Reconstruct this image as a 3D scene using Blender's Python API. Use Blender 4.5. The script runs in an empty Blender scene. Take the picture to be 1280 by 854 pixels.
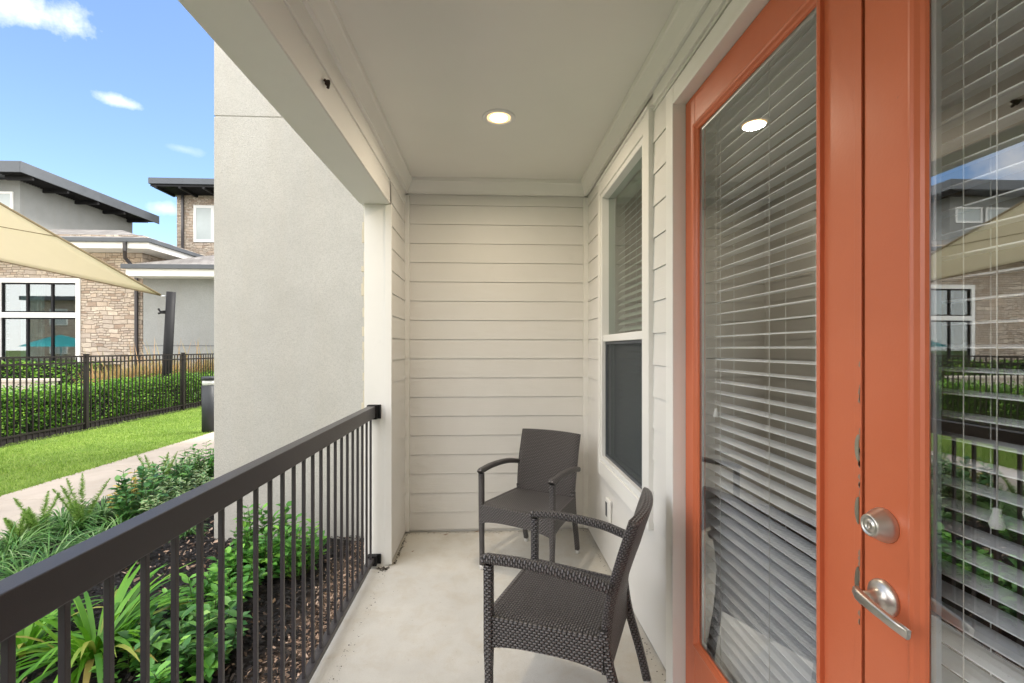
import bpy, bmesh, math, random
from mathutils import Vector, Matrix
R = math.radians
random.seed(7)
sc = bpy.context.scene
col = sc.collection

# ------------------------------------------------------------ camera, sky, sun, exposure
YAW = math.atan(28/570); CH = 1.45; F = 570.0
cam_d = bpy.data.cameras.new('camera'); cam = bpy.data.objects.new('camera', cam_d); col.objects.link(cam)
cam.location = (0, 0, CH); cam.rotation_euler = (R(90), 0, -YAW)
cam_d.sensor_width = 36; cam_d.lens = 36*F/1280; cam_d.shift_y = 9/1280
cam_d.clip_start = 0.02; cam_d.clip_end = 2000
sc.camera = cam

SKY_STRENGTH = 0.13
SUN_STRENGTH = 1.3
EXPOSURE = 1.97
SUN_EL, SUN_AZ = 52, 62          # azimuth clockwise from +y, towards +x
sc.view_settings.view_transform = 'Standard'; sc.view_settings.look = 'None'
sc.view_settings.exposure = EXPOSURE; sc.view_settings.gamma = 1

def ray(px, py):
    u = (px-640)/F; v = (436-py)/F
    return Vector((math.cos(YAW)*u+math.sin(YAW), math.cos(YAW)-math.sin(YAW)*u, v))
def atY(px, py, Y):                 # the point seen at that pixel, on the plane y = Y
    d = ray(px, py); return Vector((0, 0, CH)) + d*(Y/d.y)
def atX(px, py, X):
    d = ray(px, py); return Vector((0, 0, CH)) + d*(X/d.x)
def atZ(px, py, Z):
    d = ray(px, py); return Vector((0, 0, CH)) + d*((Z-CH)/d.z)

w = bpy.data.worlds.new('World'); sc.world = w; w.use_nodes = True
nt = w.node_tree; nt.nodes.clear()
def wn(t, **k):
    n = nt.nodes.new(t)
    for a, b in k.items(): setattr(n, a, b)
    return n
sky = wn('ShaderNodeTexSky', sky_type='NISHITA', sun_disc=False, sun_elevation=R(SUN_EL), sun_rotation=R(SUN_AZ))
sky.air_density = 1.0; sky.dust_density = 0.2; sky.ozone_density = 3.5
bg = wn('ShaderNodeBackground'); bg.inputs[1].default_value = SKY_STRENGTH
wo = wn('ShaderNodeOutputWorld'); nt.links.new(bg.outputs[0], wo.inputs[0])
tc = wn('ShaderNodeTexCoord')
def vm(op, a, b=None):
    n = wn('ShaderNodeVectorMath', operation=op)
    for i, x in enumerate((a, b)):
        if x is None: continue
        if hasattr(x, 'links'): nt.links.new(x, n.inputs[i])
        else: n.inputs[i].default_value = x
    return n
def fm(op, a, b=None, clamp=False):
    n = wn('ShaderNodeMath', operation=op); n.use_clamp = clamp
    for i, x in enumerate((a, b)):
        if x is None: continue
        if hasattr(x, 'links'): nt.links.new(x, n.inputs[i])
        else: n.inputs[i].default_value = x
    return n.outputs[0]
gen = tc.outputs['Generated']
noi = wn('ShaderNodeTexNoise'); noi.inputs['Scale'].default_value = 14; noi.inputs['Detail'].default_value = 6; noi.inputs['Roughness'].default_value = .62
nt.links.new(gen, noi.inputs['Vector'])
mask = None
for (px, py, aw, ah, k) in ((40, 16, .115, .034, .95), (155, 129, .042, .012, .7), (208, 262, .026, .014, .55), (228, 186, .03, .008, .2), (-330, 215, .20, .13, .95), (-130, 168, .075, .09, 1.0)):
    c = ray(px, py).normalized(); r = Vector((0, 0, 1)).cross(c).normalized(); u = c.cross(r)
    d = vm('SUBTRACT', gen, tuple(c)).outputs['Vector']
    a = fm('DIVIDE', vm('DOT_PRODUCT', d, tuple(r)).outputs['Value'], aw)
    b = fm('DIVIDE', vm('DOT_PRODUCT', d, tuple(u)).outputs['Value'], ah)
    q = fm('SQRT', fm('ADD', fm('MULTIPLY', a, a), fm('MULTIPLY', b, b)))
    m = fm('SUBTRACT', fm('ADD', 1.0, fm('MULTIPLY', fm('SUBTRACT', noi.outputs['Fac'], .5), 3.6)), fm('MULTIPLY', q, 1.25))
    m = fm('MULTIPLY', fm('MULTIPLY', m, .9, True), k)
    mask = m if mask is None else fm('MAXIMUM', mask, m)
hs = wn('ShaderNodeHueSaturation'); hs.inputs['Saturation'].default_value = 1.0; hs.inputs['Value'].default_value = .60; hs.inputs['Hue'].default_value = .502; hs.inputs['Saturation'].default_value = 1.0
nt.links.new(sky.outputs[0], hs.inputs['Color'])
# unseen broken cloud, added to whiten the light (behind, above and far left)
cc0 = ray(110, 60).normalized()
dist = fm('SUBTRACT', 1.0, vm('DOT_PRODUCT', gen, tuple(cc0)).outputs['Value'])
n2 = wn('ShaderNodeTexNoise'); n2.inputs['Scale'].default_value = 2.6; n2.inputs['Detail'].default_value = 6; n2.inputs['Roughness'].default_value = .6
nt.links.new(gen, n2.inputs['Vector'])
cov = fm('ADD', fm('MULTIPLY', fm('SUBTRACT', dist, .17), 5.0), fm('MULTIPLY', fm('SUBTRACT', n2.outputs['Fac'], .5), 2.2), True)
cov = fm('MULTIPLY', cov, .92)
mxc = wn('ShaderNodeMixRGB'); nt.links.new(cov, mxc.inputs[0]); nt.links.new(hs.outputs[0], mxc.inputs[1]); mxc.inputs[2].default_value = (8.2, 8.0, 7.8, 1)
mx = wn('ShaderNodeMixRGB'); nt.links.new(mask, mx.inputs[0]); nt.links.new(mxc.outputs[0], mx.inputs[1]); mx.inputs[2].default_value = (3.1, 3.2, 3.5, 1)
nt.links.new(mx.outputs[0], bg.inputs[0])

sd = bpy.data.lights.new('sun', 'SUN'); sun = bpy.data.objects.new('sun', sd); col.objects.link(sun)
sd.energy = SUN_STRENGTH; sd.angle = R(12); sd.color = (1, .95, .87)
sv = Vector((math.sin(R(SUN_AZ))*math.cos(R(SUN_EL)), math.cos(R(SUN_AZ))*math.cos(R(SUN_EL)), math.sin(R(SUN_EL))))
sun.rotation_euler = sv.to_track_quat('Z', 'Y').to_euler(); sun.location = sv*20

# ------------------------------------------------------------ mesh helpers
class MB:
    def __init__(s): s.v = []; s.f = []; s.uv = []; s.sm = []
    def quad(s, pts, uv=None, smooth=False):
        b = len(s.v); s.v += [tuple(p) for p in pts]; s.f.append(tuple(range(b, b+len(pts))))
        s.uv.append(uv or [(0, 0)]*len(pts)); s.sm.append(smooth)
    def box(s, x0, x1, y0, y1, z0, z1):
        x0, x1 = min(x0, x1), max(x0, x1); y0, y1 = min(y0, y1), max(y0, y1); z0, z1 = min(z0, z1), max(z0, z1)
        P = [(x0,y0,z0),(x1,y0,z0),(x1,y1,z0),(x0,y1,z0),(x0,y0,z1),(x1,y0,z1),(x1,y1,z1),(x0,y1,z1)]
        b = len(s.v); s.v += P
        for f in ((0,3,2,1),(4,5,6,7),(0,1,5,4),(1,2,6,5),(2,3,7,6),(3,0,4,7)):
            s.f.append(tuple(b+i for i in f)); s.uv.append([(0,0)]*4); s.sm.append(False)
        return s
    def hexa(s, P):                      # eight corners, bottom ring then top ring
        b = len(s.v); s.v += [tuple(p) for p in P]
        for f in ((0,3,2,1),(4,5,6,7),(0,1,5,4),(1,2,6,5),(2,3,7,6),(3,0,4,7)):
            s.f.append(tuple(b+i for i in f)); s.uv.append([(0,0)]*4); s.sm.append(False)
        return s
    def sweep(s, path, side, ws, hs_, rr=.4, seg=3, caps=True, smooth=True):
        # rounded-rectangle section swept along path; ws / hs_ number or list
        path = [Vector(p) for p in path]; side = Vector(side).normalized(); n = len(path)
        if not isinstance(ws, (list, tuple)): ws = [ws]*n
        if not isinstance(hs_, (list, tuple)): hs_ = [hs_]*n
        rings = []; L = 0; Ls = []
        for i, p in enumerate(path):
            t = (path[min(i+1, n-1)]-path[max(i-1, 0)]).normalized()
            if i: L += (p-path[i-1]).length
            Ls.append(L)
            sd_ = (side - t*side.dot(t)).normalized(); up = sd_.cross(t)
            a, b = ws[i]/2, hs_[i]/2; r = min(a, b)*2*rr if rr < .5 else min(a, b)*.999
            r = min(r, min(a, b)*.999)
            ring = []
            for (cx, cy, a0) in ((a-r, b-r, 0), (-a+r, b-r, 90), (-a+r, -b+r, 180), (a-r, -b+r, 270)):
                for k in range(seg+1):
                    an = R(a0+90*k/seg); ring.append(p + sd_*(cx+r*math.cos(an)) + up*(cy+r*math.sin(an)))
            rings.append(ring)
        m = len(rings[0]); b0 = len(s.v)
        mid = rings[n//2]; per = [0]
        for k in range(m): per.append(per[-1]+(mid[(k+1) % m]-mid[k]).length)
        for ring in rings: s.v += [tuple(q) for q in ring]
        for i in range(n-1):
            for k in range(m):
                k2 = (k+1) % m
                s.f.append((b0+i*m+k, b0+i*m+k2, b0+(i+1)*m+k2, b0+(i+1)*m+k))
                s.uv.append([(per[k], Ls[i]), (per[k+1], Ls[i]), (per[k+1], Ls[i+1]), (per[k], Ls[i+1])]); s.sm.append(smooth)
        if caps:
            for i, rev in ((0, True), (n-1, False)):
                idx = [b0+i*m+k for k in range(m)]
                if rev: idx.reverse()
                s.f.append(tuple(idx)); s.uv.append([(0, 0)]*m); s.sm.append(False)
        return s
    def cyl(s, p, q, r0, r1=None, seg=16, smooth=True, caps=True):
        p, q = Vector(p), Vector(q); r1 = r0 if r1 is None else r1
        t = (q-p).normalized(); a = t.orthogonal().normalized(); b = t.cross(a)
        b0 = len(s.v)
        for c, r in ((p, r0), (q, r1)):
            for k in range(seg):
                an = 2*math.pi*k/seg; s.v.append(tuple(c+a*r*math.cos(an)+b*r*math.sin(an)))
        for k in range(seg):
            k2 = (k+1) % seg
            s.f.append((b0+k, b0+k2, b0+seg+k2, b0+seg+k)); s.uv.append([(0,0)]*4); s.sm.append(smooth)
        if caps:
            s.f.append(tuple(b0+seg-1-k for k in range(seg))); s.uv.append([(0,0)]*seg); s.sm.append(False)
            s.f.append(tuple(b0+seg+k for k in range(seg))); s.uv.append([(0,0)]*seg); s.sm.append(False)
        return s
    def lathe(s, c, axis, prof, seg=24):   # prof: list of (r, h) along axis
        c = Vector(c); t = Vector(axis).normalized(); a = t.orthogonal().normalized(); b = t.cross(a); b0 = len(s.v)
        for r, h in prof:
            for k in range(seg):
                an = 2*math.pi*k/seg; s.v.append(tuple(c+t*h+a*r*math.cos(an)+b*r*math.sin(an)))
        for i in range(len(prof)-1):
            for k in range(seg):
                k2 = (k+1) % seg
                s.f.append((b0+i*seg+k, b0+i*seg+k2, b0+(i+1)*seg+k2, b0+(i+1)*seg+k)); s.uv.append([(0,0)]*4); s.sm.append(True)
        return s
    def build(s, name, mat, parent=None, bevel=0, off=None):
        me = bpy.data.meshes.new(name)
        o0 = Vector((0, 0, 0))
        if parent is not None and off is None:
            p = parent
            while p: o0 += p.location; p = p.parent
        if off is not None: o0 = Vector(off)
        me.from_pydata([tuple(Vector(v)-o0) for v in s.v], [], s.f)
        uvl = me.uv_layers.new(name='UVMap')
        flat = [c for f in s.uv for uv in f for c in uv]
        uvl.data.foreach_set('uv', flat)
        me.polygons.foreach_set('use_smooth', s.sm)
        me.materials.append(mat); me.update()
        o = bpy.data.objects.new(name, me); col.objects.link(o)
        if parent is not None: o.parent = parent
        elif off is not None: o.location = off
        if bevel:
            md = o.modifiers.new('bevel', 'BEVEL'); md.width = bevel; md.segments = 2; md.limit_method = 'ANGLE'; md.angle_limit = R(50)
            md.harden_normals = False
        return o
def thing(name, label, cat, loc=(0, 0, 0), group=None, rz=0):
    o = bpy.data.objects.new(name, None); col.objects.link(o); o.location = loc; o.rotation_euler = (0, 0, rz)
    o.empty_display_size = .1
    return tag(o, label, cat, group)
def tag(o, label=None, cat=None, group=None, kind=None):
    if label: o['label'] = label
    if cat: o['category'] = cat
    if group: o['group'] = group
    if kind: o['kind'] = kind
    return o
def copy_tree(o, parent=None):
    c = o.copy(); col.objects.link(c); c.parent = parent
    for ch in [x for x in o.children]: copy_tree(ch, c)
    return c

# ------------------------------------------------------------ materials
class NT:
    def __init__(s, name):
        s.m = bpy.data.materials.new(name); s.m.use_nodes = True; s.t = s.m.node_tree
        s.b = s.t.nodes['Principled BSDF']; s.out = s.t.nodes['Material Output']
    def n(s, t, **k):
        x = s.t.nodes.new(t)
        for a, b in k.items(): setattr(x, a, b)
        return x
    def put(s, sock, x):
        if hasattr(x, 'links'): s.t.links.new(x, sock)
        else: sock.default_value = x
    def math(s, op, a, b=None, clamp=False):
        n = s.n('ShaderNodeMath', operation=op); n.use_clamp = clamp
        s.put(n.inputs[0], a)
        if b is not None: s.put(n.inputs[1], b)
        return n.outputs[0]
    def pos(s): return s.n('ShaderNodeNewGeometry').outputs['Position']
    def scale(s, vec, sc_):
        n = s.n('ShaderNodeMapping'); s.put(n.inputs['Vector'], vec); n.inputs['Scale'].default_value = sc_; return n.outputs[0]
    def noise(s, vec, sc_, det=4, rough=.5, dist=0):
        n = s.n('ShaderNodeTexNoise'); s.put(n.inputs['Vector'], vec); n.inputs['Scale'].default_value = sc_
        n.inputs['Detail'].default_value = det; n.inputs['Roughness'].default_value = rough; n.inputs['Distortion'].default_value = dist
        return n.outputs['Fac']
    def ramp(s, fac, stops):
        n = s.n('ShaderNodeValToRGB'); s.put(n.inputs[0], fac); e = n.color_ramp.elements
        while len(e) < len(stops): e.new(.5)
        for i, (p, c) in enumerate(stops):
            e[i].position = p; e[i].color = (c[0], c[1], c[2], 1) if hasattr(c, '__len__') else (c, c, c, 1)
        return n.outputs[0]
    def mix(s, fac, a, b, mode='MIX'):
        n = s.n('ShaderNodeMixRGB', blend_type=mode); s.put(n.inputs[0], fac)
        for i, x in ((1, a), (2, b)):
            s.put(n.inputs[i], x if hasattr(x, 'links') else (x[0], x[1], x[2], 1))
        return n.outputs[0]
    def bump(s, h, st=.3, d=.01, normal=None):
        n = s.n('ShaderNodeBump'); n.inputs['Strength'].default_value = st; n.inputs['Distance'].default_value = d
        s.put(n.inputs['Height'], h)
        if normal is not None: s.put(n.inputs['Normal'], normal)
        return n.outputs[0]
    def fin(s, colr, rough=.6, bump=None, metal=0, spec=.5):
        s.put(s.b.inputs['Base Color'], colr if hasattr(colr, 'links') else (colr[0], colr[1], colr[2], 1))
        s.put(s.b.inputs['Roughness'], rough); s.b.inputs['Metallic'].default_value = metal
        s.b.inputs['Specular IOR Level'].default_value = spec
        if bump is not None: s.put(s.b.inputs['Normal'], bump)
        return s.m
def paint(name, c, rough=.55, var=.06, bumpst=.05, bscale=90, spec=.4, grain=(1, 1, 1), dirt=0):
    m = NT(name); p = m.pos()
    big = m.noise(p, 1.7, 4, .6)
    c2 = tuple(x*(1-var*2) for x in c)
    cc = m.mix(m.ramp(big, [(.3, 0), (.75, 1)]), c2, c)
    if dirt:
        d = m.noise(p, 9, 6, .7)
        cc = m.mix(m.ramp(d, [(.62, 0), (.8, dirt)]), cc, tuple(x*.6 for x in c))
    g = m.noise(m.scale(p, grain), bscale, 5, .6)
    return m.fin(cc, m.ramp(big, [(.3, rough-.05), (.7, rough+.07)]), m.bump(g, bumpst*4, .002), spec=spec)

M = {}
M['siding'] = paint('siding_paint', (.775, .76, .725), .5, .03, .10, 30, grain=(.25, .25, 6), dirt=.12)
M['trim'] = paint('trim_paint', (.85, .84, .80), .45, .03, .06, 60, dirt=.15)
M['ceiling'] = paint('ceiling_paint', (.85, .84, .79), .8, .02, .08, 260, spec=.2)
M['vinyl'] = paint('white_vinyl', (.82, .82, .80), .35, .02, .0, 50)
M['white'] = paint('white_paint', (.80, .80, .78), .4, .03, .0, 50)
M['bronze'] = paint('dark_powder_coat', (.052, .047, .051), .34, .15, .05, 500, spec=.5)
M['fence'] = paint('fence_black', (.022, .018, .017), .5, .1, .03, 400, spec=.25)
M['bollard'] = paint('bollard_grey', (.040, .044, .050), .5, .1, .03, 400, spec=.3)
M['black'] = paint('black_metal', (.018, .018, .020), .6, .1, .03, 400, spec=.2)
M['slate_metal'] = paint('slate_metal', (.085, .095, .11), .45, .1, .0, 100)
M['dark_room'] = paint('room_wall', (.55, .46, .36), .7, .05, .0, 50)
M['room_floor'] = paint('room_floor', (.16, .10, .06), .5, .1, .0, 50)
M['slat'] = paint('blind_slat', (.86, .88, .89), .4, .02, .03, 40)
M['cord'] = paint('blind_cord', (.72, .72, .68), .7, .02, .0, 40)

def door_paint():
    m = NT('door_paint'); p = m.pos()
    br = m.noise(m.scale(p, (30, 30, 2.2)), 6, 5, .6)
    big = m.noise(p, 2.5, 4, .6)
    cc = m.mix(m.ramp(big, [(.3, 0), (.8, 1)]), (.57, .135, .056), (.65, .175, .078))
    cc = m.mix(m.ramp(m.noise(p, 60, 4, .7), [(.70, 0), (.74, .5)]), cc, (.42, .12, .06))
    return m.fin(cc, m.ramp(br, [(.3, .30), (.7, .38)]), m.bump(m.noise(p, 140, 3, .5), .12, .002), spec=.5)
M['door'] = door_paint()

def stucco(name, c, sc_=160, st=.5, joints=False):
    m = NT(name); p = m.pos()
    v = m.n('ShaderNodeTexVoronoi'); m.put(v.inputs['Vector'], p); v.inputs['Scale'].default_value = sc_
    fine = m.noise(p, sc_*1.3, 6, .7)
    blot = m.noise(p, 1.3, 5, .65); streak = m.noise(m.scale(p, (5, 5, .5)), 1.2, 4, .6)
    h = m.math('ADD', m.math('MULTIPLY', v.outputs['Distance'], .6), fine)
    cc = m.mix(m.ramp(blot, [(.3, 0), (.75, 1)]), tuple(x*.86 for x in c), tuple(x*1.05 for x in c))
    cc = m.mix(m.ramp(streak, [(.45, 0), (.8, .25)]), cc, (c[0]*.9, c[1]*.82, c[2]*.7))
    cc = m.mix(m.ramp(fine, [(.36, .75), (.56, 0)]), cc, tuple(x*.72 for x in c))
    return m.fin(cc, .9, m.bump(h, st, .006), spec=.2)
M['stucco'] = stucco('grey_stucco', (.52, .505, .47), 95, .4)
M['stucco_far'] = stucco('far_stucco', (.29, .30, .295), 40, .2)

def concrete(name, c, st=.25, dirty=.5):
    m = NT(name); p = m.pos()
    a = m.noise(p, 1.1, 6, .65); b = m.noise(p, 7, 6, .7, .3); f = m.noise(p, 150, 5, .7); g = m.noise(p, 38, 4, .6)
    cc = m.mix(m.ramp(a, [(.35, 0), (.7, 1)]), tuple(x*.84 for x in c), tuple(x*1.06 for x in c))
    cc = m.mix(m.ramp(b, [(.46, 0), (.74, dirty)]), cc, (c[0]*.72, c[1]*.63, c[2]*.50))
    cc = m.mix(m.ramp(g, [(.66, 0), (.74, dirty*.9)]), cc, (c[0]*.5, c[1]*.46, c[2]*.4))
    cc = m.mix(m.ramp(f, [(.3, .22), (.5, 0)]), cc, tuple(x*.55 for x in c))
    return m.fin(cc, .85, m.bump(m.math('ADD', f, b), st, .004), spec=.25)
M['concrete'] = concrete('porch_concrete', (.71, .69, .635), .35, .42)
M['path'] = concrete('path_concrete', (.46, .40, .34), .2, .25)
M['deck'] = concrete('deck_concrete', (.50, .46, .40), .2, .2)

def lawn():
    m = NT('lawn'); p = m.pos(); a = m.noise(p, 1.2, 5, .6); f = m.noise(p, 40, 5, .7)
    cc = m.mix(m.ramp(a, [(.35, 0), (.65, 1)]), (.13, .22, .035), (.23, .33, .06))
    cc = m.mix(m.ramp(f, [(.35, .5), (.6, 0)]), cc, (.05, .09, .012)); cc = m.mix(m.ramp(m.noise(p, 4, 5, .7), [(.55, 0), (.75, .5)]), cc, (.30, .30, .10))
    return m.fin(cc, .8, m.bump(f, .8, .03), spec=.2)
M['lawn'] = lawn()
def ground():
    m = NT('ground_earth'); p = m.pos(); a = m.noise(p, .3, 5, .6)
    return m.fin(m.mix(a, (.05, .10, .02), (.12, .16, .04)), .9, spec=.1)
M['ground'] = ground()
def mulch(name='mulch_base'):
    m = NT(name); p = m.pos(); a = m.noise(p, 55, 6, .75, .4); b = m.noise(p, 2.2, 4, .6)
    sep = m.n('ShaderNodeSeparateXYZ'); m.put(sep.inputs[0], p)
    near = m.math('MULTIPLY', m.math('ADD', sep.outputs['X'], 1.2), 3.2, True)     # earth shows bare beside the slab
    far = m.math('MULTIPLY', m.math('SUBTRACT', sep.outputs['Y'], 1.5), 1.5, True)
    e = m.math('MULTIPLY', m.math('MULTIPLY', near, far), m.ramp(b, [(.3, .3), (.6, 1)]))
    dark = m.mix(a, (.006, .006, .007), (.035, .028, .024)); br = m.mix(a, (.18, .11, .075), (.50, .36, .26))
    return m.fin(m.mix(e, dark, br), .9, m.bump(a, 1, .02), spec=.25)
M['mulch'] = mulch()
def chips(name, stops):
    m = NT(name); g = m.n('ShaderNodeNewGeometry').outputs['Random Per Island']
    return m.fin(m.ramp(g, stops), .75, m.bump(m.noise(m.pos(), 200, 4, .7), .6, .003), spec=.35)
M['chips'] = chips('bark_chips', [(0, (.008, .008, .009)), (.7, (.022, .019, .018)), (.93, (.05, .035, .026)), (.98, (.12, .07, .04)), (1, (.25, .16, .09))])
M['leaf_litter'] = chips('leaf_litter', [(0, (.16, .10, .07)), (.5, (.34, .23, .16)), (.85, (.50, .37, .28)), (1, (.07, .045, .03))])

def leafm(name, stops, trans=.25, rough=.4, spec=.4, edge=None):
    m = NT(name); g = m.n('ShaderNodeNewGeometry'); r = g.outputs['Random Per Island']
    c = m.ramp(r, stops)
    nz = m.noise(g.outputs['Position'], 9, 3, .6)
    c = m.mix(m.ramp(nz, [(.3, .25), (.6, 0)]), c, tuple(x*.6 for x in stops[0][1]))
    if edge:
        uv = m.n('ShaderNodeUVMap').outputs[0]; s_ = m.n('ShaderNodeSeparateXYZ'); m.put(s_.inputs[0], uv)
        c = m.mix(m.ramp(m.math('ABSOLUTE', s_.outputs['X']), [(.55, 0), (.85, .8)]), c, edge)
    m.fin(c, rough, spec=spec)
    tr = m.n('ShaderNodeBsdfTranslucent'); m.put(tr.inputs[0], c); mix = m.n('ShaderNodeMixShader'); mix.inputs[0].default_value = trans
    m.t.links.new(m.b.outputs[0], mix.inputs[1]); m.t.links.new(tr.outputs[0], mix.inputs[2]); m.t.links.new(mix.outputs[0], m.out.inputs[0])
    return m.m
M['liriope'] = leafm('liriope_blade', [(0, (.04, .12, .025)), (.5, (.09, .24, .04)), (.8, (.20, .38, .10)), (1, (.38, .50, .26))], .2)
M['daylily'] = leafm('daylily_blade', [(0, (.06, .19, .012)), (.5, (.13, .36, .02)), (.88, (.24, .48, .04)), (.95, (.40, .40, .08)), (1, (.38, .24, .09))], .3)
M['shrub'] = leafm('shrub_leaf', [(0, (0.051, 0.187, 0.034)), (.5, (0.119, 0.340, 0.060)), (.85, (0.238, 0.544, 0.085)), (1, (0.374, 0.714, 0.119))], .25, .35)
M['shrub_dark'] = leafm('shrub_leaf_dark', [(0, (0.038, 0.123, 0.038)), (.55, (0.085, 0.228, 0.057)), (.9, (0.190, 0.418, 0.095)), (1, (0.380, 0.608, 0.171))], .2, .35)
M['shrub_pale'] = leafm('shrub_leaf_pale', [(0, (0.075, 0.180, 0.060)), (.5, (0.150, 0.300, 0.105)), (1, (0.420, 0.540, 0.270))], .2, .4, edge=(0.675, 0.720, 0.390))
M['fern'] = leafm('fern_needle', [(0, (0.150, 0.300, 0.060)), (.6, (0.300, 0.495, 0.105)), (1, (0.480, 0.630, 0.210))], .3)
M['yellow'] = leafm('yellow_leaf', [(0, (.5, .38, .08)), (1, (.75, .55, .12))], .4)
M['hedge'] = leafm('hedge_leaf', [(0, (.03, .09, .012)), (.35, (.07, .20, .02)), (.75, (.19, .42, .035)), (1, (.36, .58, .08))], .25)
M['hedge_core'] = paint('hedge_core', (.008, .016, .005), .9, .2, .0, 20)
M['grass'] = leafm('grass_blade', [(0, (.15, .27, .04)), (.5, (.25, .39, .06)), (1, (.38, .50, .12))], .35)
M['dry_grass'] = leafm('dry_grass', [(0, (0.220, 0.286, 0.055)), (.4, (0.418, 0.330, 0.132)), (.8, (0.550, 0.286, 0.132)), (1, (0.682, 0.506, 0.286))], .3)
M['stem'] = paint('plant_stem', (.10, .12, .04), .7, .1, 0, 20)

def weave():
    m = NT('wicker'); uv = m.n('ShaderNodeUVMap').outputs[0]; s_ = m.n('ShaderNodeSeparateXYZ'); m.put(s_.inputs[0], uv)
    vv = m.math('DIVIDE', s_.outputs['Y'], .0100); row = m.math('FLOOR', vv); fr = m.math('FRACT', vv)
    uu = m.math('ADD', m.math('DIVIDE', s_.outputs['X'], .0185), m.math('MULTIPLY', row, .5))
    uu = m.math('ADD', uu, m.math('MULTIPLY', fr, .12))
    a = m.math('ABSOLUTE', m.math('SINE', m.math('MULTIPLY', uu, math.pi)))
    a = m.math('POWER', a, .6); b = m.math('POWER', m.math('SINE', m.math('MULTIPLY', fr, math.pi)), .55)
    h = m.math('MULTIPLY', a, b)
    rn = m.noise(uv, 400, 2, .5)
    c = m.mix(m.ramp(h, [(.25, 0), (.72, 1)]), (.006, .005, .005), m.mix(rn, (.10, .092, .094), (.19, .175, .175)))  # shade in the gaps between strands is painted into the colour
    return m.fin(c, .36, m.bump(h, 1.0, .006), spec=.6)
M['wicker'] = weave()
M['cap'] = paint('leg_glide', (.62, .61, .58), .5, .05, 0, 20)
def metal(name, c, rough):
    m = NT(name); p = m.pos()
    return m.fin(c, m.ramp(m.noise(m.scale(p, (1, 1, 14)), 60, 3, .6), [(.3, rough-.06), (.7, rough+.08)]), metal=1)
M['nickel'] = metal('satin_nickel', (.66, .62, .57), .38)
M['brass_dull'] = metal('dull_strike', (.60, .54, .46), .35)
M['alu'] = metal('window_alu', (.55, .57, .58), .4)

def glass(name, tint=(.93, .96, .95), refl=1.6, base=.03, rough=0):
    m = NT(name); m.t.nodes.remove(m.b)
    ge = m.n('ShaderNodeNewGeometry'); dp = m.n('ShaderNodeVectorMath', operation='DOT_PRODUCT'); m.put(dp.inputs[0], ge.outputs['Incoming']); m.put(dp.inputs[1], ge.outputs['Normal'])
    k = m.math('POWER', m.math('SUBTRACT', 1.0, m.math('ABSOLUTE', dp.outputs['Value'])), 5.0)
    f = m.math('ADD', m.math('MULTIPLY', k, refl), base, True)
    g = m.n('ShaderNodeBsdfGlossy'); g.inputs['Roughness'].default_value = rough; g.inputs['Color'].default_value = (.97, 1, 1, 1)
    t = m.n('ShaderNodeBsdfTransparent'); t.inputs[0].default_value = (*tint, 1)
    mx_ = m.n('ShaderNodeMixShader'); m.t.links.new(f, mx_.inputs[0]); m.t.links.new(t.outputs[0], mx_.inputs[1]); m.t.links.new(g.outputs[0], mx_.inputs[2])
    m.t.links.new(mx_.outputs[0], m.out.inputs[0]); return m.m
M['glass'] = glass('door_glass', (.985, .99, .99), refl=.85, base=.28)
M['window_glass'] = glass('window_glass', (.42, .49, .44), refl=.9, base=.15)
M['far_glass'] = glass('far_glass', (.7, .75, .75), .9, .16)
def screenm():
    m = NT('insect_screen'); m.t.nodes.remove(m.b)
    d = m.n('ShaderNodeBsdfDiffuse'); d.inputs[0].default_value = (.10, .11, .115, 1)
    t = m.n('ShaderNodeBsdfTransparent'); mx_ = m.n('ShaderNodeMixShader'); mx_.inputs[0].default_value = .5
    m.t.links.new(t.outputs[0], mx_.inputs[1]); m.t.links.new(d.outputs[0], mx_.inputs[2]); m.t.links.new(mx_.outputs[0], m.out.inputs[0]); return m.m
M['screen'] = screenm()
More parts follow.
